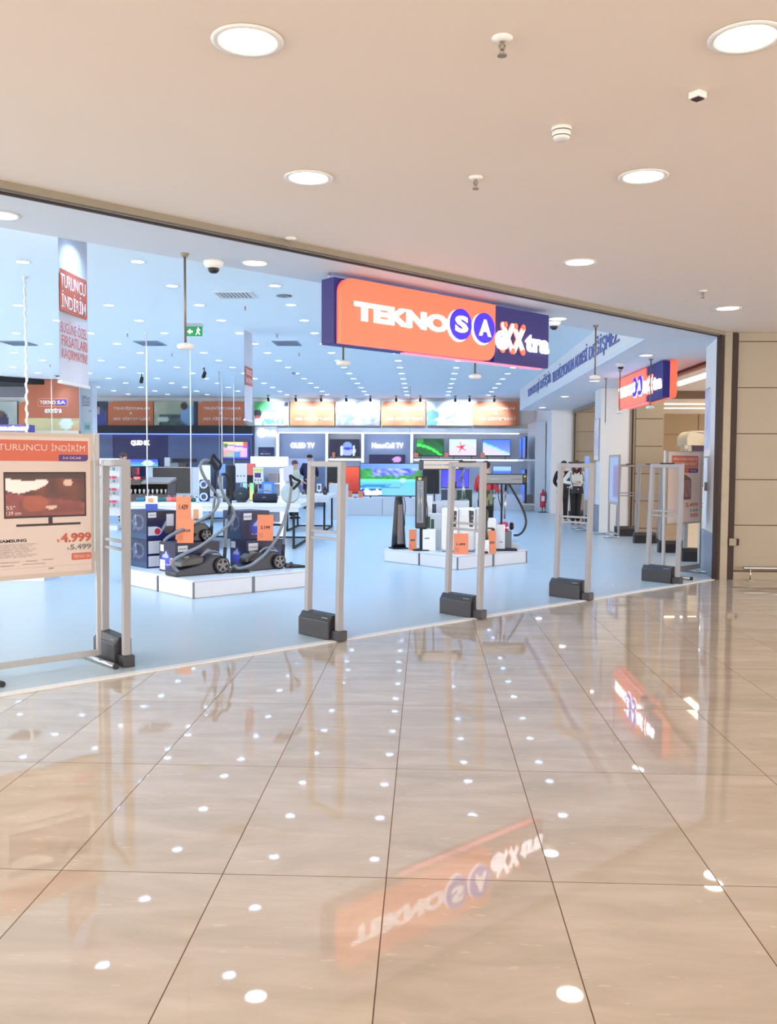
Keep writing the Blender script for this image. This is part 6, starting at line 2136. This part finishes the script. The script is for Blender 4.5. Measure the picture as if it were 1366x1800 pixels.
def person(label, loc, rz, H, arms, lean=0.0, top=None, trousers=None, coat_len=None, hair='short', hair_m=None, cap=False, head_fwd=0.0, stance=0.09, top_r=1.0):
    """facing -y in its own frame; arms = ((elbow),(wrist)) for the two sides, in units of body height"""
    t = thing('person', label, 'person', loc, rz)
    k = H / 1.7

    def S(p):
        return (p[0] * k, p[1] * k, p[2] * k)

    def up(z):        # lean of the upper body
        return -lean * max(0, z - .95)

    J = {'pel': (0, 0, .96), 'bel': (0, up(1.08), 1.08), 'che': (0, up(1.28), 1.28), 'nec': (0, up(1.43) - .0, 1.43), 'nk2': (0, up(1.50) - head_fwd * .4, 1.495),
         'chin': (0, up(1.55) - head_fwd * .8 - .015, 1.545), 'head': (0, up(1.62) - head_fwd, 1.60), 'crown': (0, up(1.68) - head_fwd * .95 + .01, 1.665)}
    V, E, Rr = [], [], []

    def v(p, r):
        V.append(S(p)); Rr.append((r[0] * k, r[1] * k) if isinstance(r, tuple) else r * k)
        return len(V) - 1

    pel = v(J['pel'], (.125, .10)); bel = v(J['bel'], (.115, .09)); che = v(J['che'], (.135, .105)); nec = v(J['nec'], (.06, .06)); nk2 = v(J['nk2'], .052)
    chin = v(J['chin'], (.062, .072)); hd = v(J['head'], (.078, .092)); cr = v(J['crown'], (.06, .07))
    E += [(pel, bel), (bel, che), (che, nec), (nec, nk2), (nk2, chin), (chin, hd), (hd, cr)]
    legs = []
    for sx in (-1, 1):
        hip = v((sx * .085, 0, .88), .088); kn = v((sx * stance * .95, -.02, .48), .056); an = v((sx * stance, .02, .09), .038); hl = v((sx * stance, .02, .035), .035); toe = v((sx * (stance + .02), -.13, .03), .032)
        E += [(pel, hip), (hip, kn), (kn, an), (an, hl), (hl, toe)]
        legs.append(((sx * .085, 0, .88), (sx * stance * .95, -.02, .48), (sx * stance, .02, .10), (sx * (stance + .02), -.13, .03)))
    arm_pts = []
    for sx, (el, wr) in zip((-1, 1), arms):
        sh = (sx * .175, J['che'][1] + up(.1) * 0, 1.375)
        a = v(sh, .052); b_ = v(el, .04); c = v(wr, .027)
        d = (Vector(wr) - Vector(el)).normalized()
        pm_ = Vector(wr) + d * .05
        pmv = v(tuple(pm_), (.036, .018))
        E += [(che, a), (a, b_), (b_, c), (c, pmv)]
        side = d.cross(Vector((0, 0, 1)))
        side = side.normalized() if side.length > .1 else Vector((1, 0, 0))
        curl = d.cross(side).normalized() * -1
        if curl.z > 0: curl = -curl
        for f in range(4):
            base_ = pm_ + side * ((f - 1.5) * .019) + d * .03
            ln = (.062, .072, .068, .052)[f]
            p1 = base_ + d * ln * .55 + curl * .006
            p2 = p1 + d * ln * .35 + curl * .02
            i1 = v(tuple(base_), .009); i2 = v(tuple(p1), .0085); i3 = v(tuple(p2), .0075)
            E += [(pmv, i1), (i1, i2), (i2, i3)]
        th = Vector(wr) + d * .03 + side * .04 * (1 if sx < 0 else -1)
        t1 = v(tuple(th), .011); t2 = v(tuple(th + d * .035 + side * .012 * (1 if sx < 0 else -1)), .009)
        E += [(pmv, t1), (t1, t2)]
        arm_pts.append((sh, el, wr))
    skin_body('body', M_SKIN, V, E, Rr, t)
    # face
    hx, hy, hz = S(J['head'])
    fy = hy - .088 * k
    MB().ball((0, fy - .006 * k, hz - .012 * k), .012 * k, .018 * k, .02 * k, 10, 6).build('nose', M_SKIN, t)
    for sx in (-1, 1):
        MB().ball((sx * .03 * k, fy + .006 * k, hz + .008 * k), .011 * k, .006 * k, .007 * k, 10, 6).build('eye', M_HAIRD, t)
        MB().ball((sx * .08 * k, hy, hz - .005 * k), .012 * k, .018 * k, .03 * k, 10, 6).build('ear', M_SKIN, t)
    MB().ball((0, fy + .006 * k, hz - .045 * k), .022 * k, .006 * k, .006 * k, 10, 6).build('mouth', mat('lip', (176, 96, 90), .5), t)
    # clothes: trousers and top, each one surface over the body
    V2, E2, R2_ = [S((0, 0, 1.0))], [], [(.135 * k, .112 * k)]
    for L_ in legs:
        i0 = len(V2)
        V2 += [S(L_[0]), S(L_[1]), S((L_[2][0], L_[2][1], .07))]
        R2_ += [.102 * k, .075 * k, .066 * k]
        E2 += [(0, i0), (i0, i0 + 1), (i0 + 1, i0 + 2)]
    skin_body('trousers', trousers, V2, E2, R2_, t)
    tr = top_r
    V3 = [S((0, up(.95), .95 if coat_len is None else .92)), S(J['bel']), S(J['che']), S((0, J['nec'][1], 1.415))]
    R3 = [(.15 * k * tr, .122 * k * tr), (.138 * k * tr, .112 * k * tr), (.152 * k * tr, .122 * k * tr), (.075 * k, .07 * k)]
    E3 = [(0, 1), (1, 2), (2, 3)]
    root = 1
    if coat_len:
        V3.append(S((0, .01, coat_len))); R3.append((.165 * k, .13 * k)); E3.append((0, len(V3) - 1))
    for (sh, el, wr) in arm_pts:
        i0 = len(V3)
        V3 += [S(sh), S(el), S(tuple(Vector(wr) * .97 + Vector(el) * .03))]
        R3 += [.068 * k * tr, .056 * k * tr, .042 * k]
        E3 += [(2, i0), (i0, i0 + 1), (i0 + 1, i0 + 2)]
    skin_body('top', top, V3, E3, R3, t, 1)
    # shoes
    for sx in (-1, 1):
        MB().ball((sx * (stance + .008) * k, -.05 * k, .035 * k), .045 * k, .125 * k, .036 * k, 14, 8).build('shoe', M_BLACKM, t)
    hm = hair_m or M_HAIRD
    if cap:
        MB().ball((0, hy + .005 * k, hz + .045 * k), .094 * k, .108 * k, .066 * k).build('cap', M_BLACKM, t)
        MB().box(-.06 * k, .06 * k, hy - .19 * k, hy - .06 * k, hz + .03 * k, hz + .042 * k).build('cap_peak', M_BLACKM, t, .004)
    else:
        MB().ball((0, hy + .022 * k, hz + .03 * k), .094 * k, .10 * k, .088 * k).build('hair', hm, t)
    if hair == 'long':
        MB().tube([(-.075 * k, hy + .01 * k, hz), (-.09 * k, hy + .0, hz - .12 * k), (-.10 * k, hy - .02 * k, hz - .26 * k)], [.035 * k, .04 * k, .018 * k]).build('hair', hm, t)
        MB().tube([(.075 * k, hy + .01 * k, hz), (.09 * k, hy + .0, hz - .12 * k), (.10 * k, hy - .02 * k, hz - .26 * k)], [.035 * k, .04 * k, .018 * k]).build('hair', hm, t)
        MB().ball((0, hy + .06 * k, hz - .10 * k), .09 * k, .05 * k, .15 * k).build('hair', hm, t)
    return t


KNIT = mat('white_knit', (232, 234, 230), .8)
DK = mat('black_cloth', (30, 28, 34), .8)
NV = mat('dark_navy_cloth', (30, 28, 62), .8)
person('woman in a white sweater and black trousers looking into her handbag', (3.80, 23.45, 0.006), 0, 1.60,
       (((-.34, -.02, 1.14), (-.10, -.22, 1.10)), ((.30, .02, 1.12), (.06, -.24, 1.14))), .05, KNIT, DK, hair='long', hair_m=M_HAIR, head_fwd=.10, stance=.07)
q = thing('handbag', 'black handbag held open by the woman in the white sweater', 'bag', (3.80, 23.18, 0.80))
MB().prism([(-.15, 0), (.15, 0), (.12, .18), (-.12, .18)], -.05, .05).build('pouch', mat('black_leather', (44, 40, 44), .45), q, .012)
MB().tube([(-.11, 0, .17), (-.16, .06, .34), (-.14, .2, .52)], .008).tube([(.11, 0, .17), (.16, .06, .34), (.14, .2, .52)], .008).build('shoulder_strap', M_BLACKM, q)
MB().box(-.02, .02, -.055, -.05, .09, .12).build('clasp', M_SILVER, q)
person('person in a long dark coat seen from behind, standing next to the woman in white', (3.60, 24.3, 0.006), radians(160), 1.60,
       (((-.24, .02, 1.12), (-.10, -.16, 1.0)), ((.24, .02, 1.12), (.16, -.12, .98))), .10, mat('charcoal_cloth', (40, 38, 48), .85), DK, coat_len=.62, hair_m=M_HAIRD, head_fwd=.06, stance=.08)
person('person in a dark cap and navy jacket seen from behind, browsing the far table', (-3.88, 30.4, 0.006), radians(170), 1.80,
       (((-.26, -.02, 1.14), (-.20, -.26, 1.02)), ((.26, -.02, 1.14), (.18, -.28, 1.02))), .10, NV, NV, cap=True, head_fwd=.04, stance=.13, top_r=1.18)
person('person in a pale green top near the end of the speaker table', (Q(516, 850, 24.8)[0], 24.8, 0.006), radians(60), 1.58,
       (((-.2, -.02, 1.14), (-.12, -.26, 1.06)), ((.2, -.02, 1.14), (.12, -.26, 1.08))), .06, mat('pale_green_cloth', (196, 204, 178), .8), DK, hair_m=M_HAIR, head_fwd=.03)
person('person with brown hair and dark top behind the accessory rack', (Q(217, 850, 23.2)[0], 23.2, 0.006), radians(60), 1.74,
       (((-.2, -.02, 1.14), (-.12, -.26, 1.06)), ((.2, -.02, 1.14), (.12, -.26, 1.08))), .03, NV, DK, hair_m=M_HAIR)
RD = mat('red_pattern_cloth', (190, 60, 66), .8, noise=.5, scale=26)
person('person in a red patterned top behind the horizontal infrared heaters', (Q(854, 850, 17.2)[0], 17.2, 0.006), radians(150), 1.56,
       (((-.24, -.02, 1.12), (-.2, -.24, 1.10)), ((.24, -.02, 1.12), (.16, -.26, 1.12))), .03, RD, DK, hair_m=M_HAIRD, hair='short')

# ================================================================== SMALL GOODS
for px0, px1, pyt, kind, lab in ((537, 544, 858, 'b', 'small black camera body, first on the smaller display table'), (546, 553, 860, 'b', 'small black device in the middle of the smaller display table'),
                                 (557, 565, 851, 'w', 'white round framed gadget standing on the smaller display table'), (568, 575, 856, 'b', 'small black speaker at the end of the smaller display table'),
                                 (530, 536, 861, 'g', 'small grey device partly behind the gate on the smaller display table')):
    x0, zt = Q(px0, pyt, 20.7)
    x1, _ = Q(px1, pyt, 20.7)
    m_ = {'b': M_BLACK, 'w': M_WPLAST, 'g': M_GREYP}[kind]
    t = thing('gadget', lab, 'gadget', ((x0 + x1) / 2, 20.7, T1 + .007))
    w = (x1 - x0) / 2
    h = zt - T1
    if kind == 'w':
        MB().box(-w, w, -.02, .02, h * .3, h * .45).box(-w, w, -.02, .02, h * .85, h).box(-w, -w * .6, -.02, .02, h * .45, h * .85).box(w * .6, w, -.02, .02, h * .45, h * .85).build('frame', m_, t)
        MB().box(-.01, .01, -.02, .02, 0, h * .3).build('stem', m_, t)
    else:
        MB().box(-w, w, -.03, .03, 0, h * .8).build('housing', m_, t, .008)
        MB().lathe([(w * .6, -.03), (w * .55, -.05)], (0, 0, h * .4), 18, 'y').build('lens', M_DGREY, t)
        MB().box(-w * .5, w * .5, -.02, .02, h * .8, h).build('top_hump', m_, t, .004)
# lavender goods shelf beyond the table
YS = 31.7
x0, x1, z0, z1 = rect(498, 548, 806, 893, YS)
t = thing('shelf_unit', 'pale lavender shelf unit of small packs under the OLED letters', 'shelf unit', (x0, YS, 0.006))
w = x1 - x0
lav = mat('lavender_laminate', (206, 208, 236), .5)
MB().box(0, w, .36, .40, 0, z1).build('back_panel', lav, t)
MB().box(-.03, 0, 0, .4, 0, z1).build('side_panel', lav, t)
MB().box(w, w + .03, 0, .4, 0, z1).build('side_panel', lav, t)
for z in (.05, .45, .82, 1.18):
    MB().box(0, w, .02, .36, z, z + .03).build('shelf', lav, t)
pk = None
cols = [(150, 156, 214), (226, 214, 236), (110, 120, 190), (236, 236, 246)]
n = 0
for zi, z in enumerate((.49, .86, 1.22)):
    for i in range(7):
        m_ = mat('pack_%d' % (n % 4), cols[n % 4], .5)
        o = MB().box(-.04, .04, -.02, .04, 0, .16 + .03 * ((i + zi) % 3)).build('small_pack', m_)
        o.location = (x0 + .07 + i * (w - .14) / 6, YS + .12, z + .0)
        tag(o, 'small lavender or white pack on the pale lavender shelf unit', 'pack', 'packs on the lavender shelves')
        n += 1
# ceiling details in the shop
for px, py, lab in ((517, 655, 'small round wireless unit under the shop ceiling near the small banner'), (100, 660, 'small round wireless unit under the shop ceiling by the spiral cord'), (930, 608, 'small dark ceiling sensor beside the navy end of the big sign')):
    p = on_floor(px, py, ZC)
    t = thing('ceiling_sensor', lab, 'sensor', p)
    MB().lathe([(.06, 0), (.06, -.02), (.03, -.035)], n=18).build('housing', M_GREYP if px != 930 else M_BLACK, t)
    MB().lathe([(.018, -.035), (.014, -.045)], n=12).build('lens', M_BLACK, t)
# floor glare near the tablet stand, modelled as thin white flecks
for px, py, r_, lab in ((1060, 1021, .5, 'small white painted glare fleck on the shop floor near the tablet stand gate'), (1077, 1028, 1.2, 'second thin white painted glare fleck nearer the threshold')):
    p = on_floor(px, py, .0065)
    o = MB().box(-.035, .035, -.012, .012, 0, .002).build('glare_fleck', M_PAPER)
    o.location = p
    o.rotation_euler = (0, 0, r_)
    tag(o, lab, 'paper')
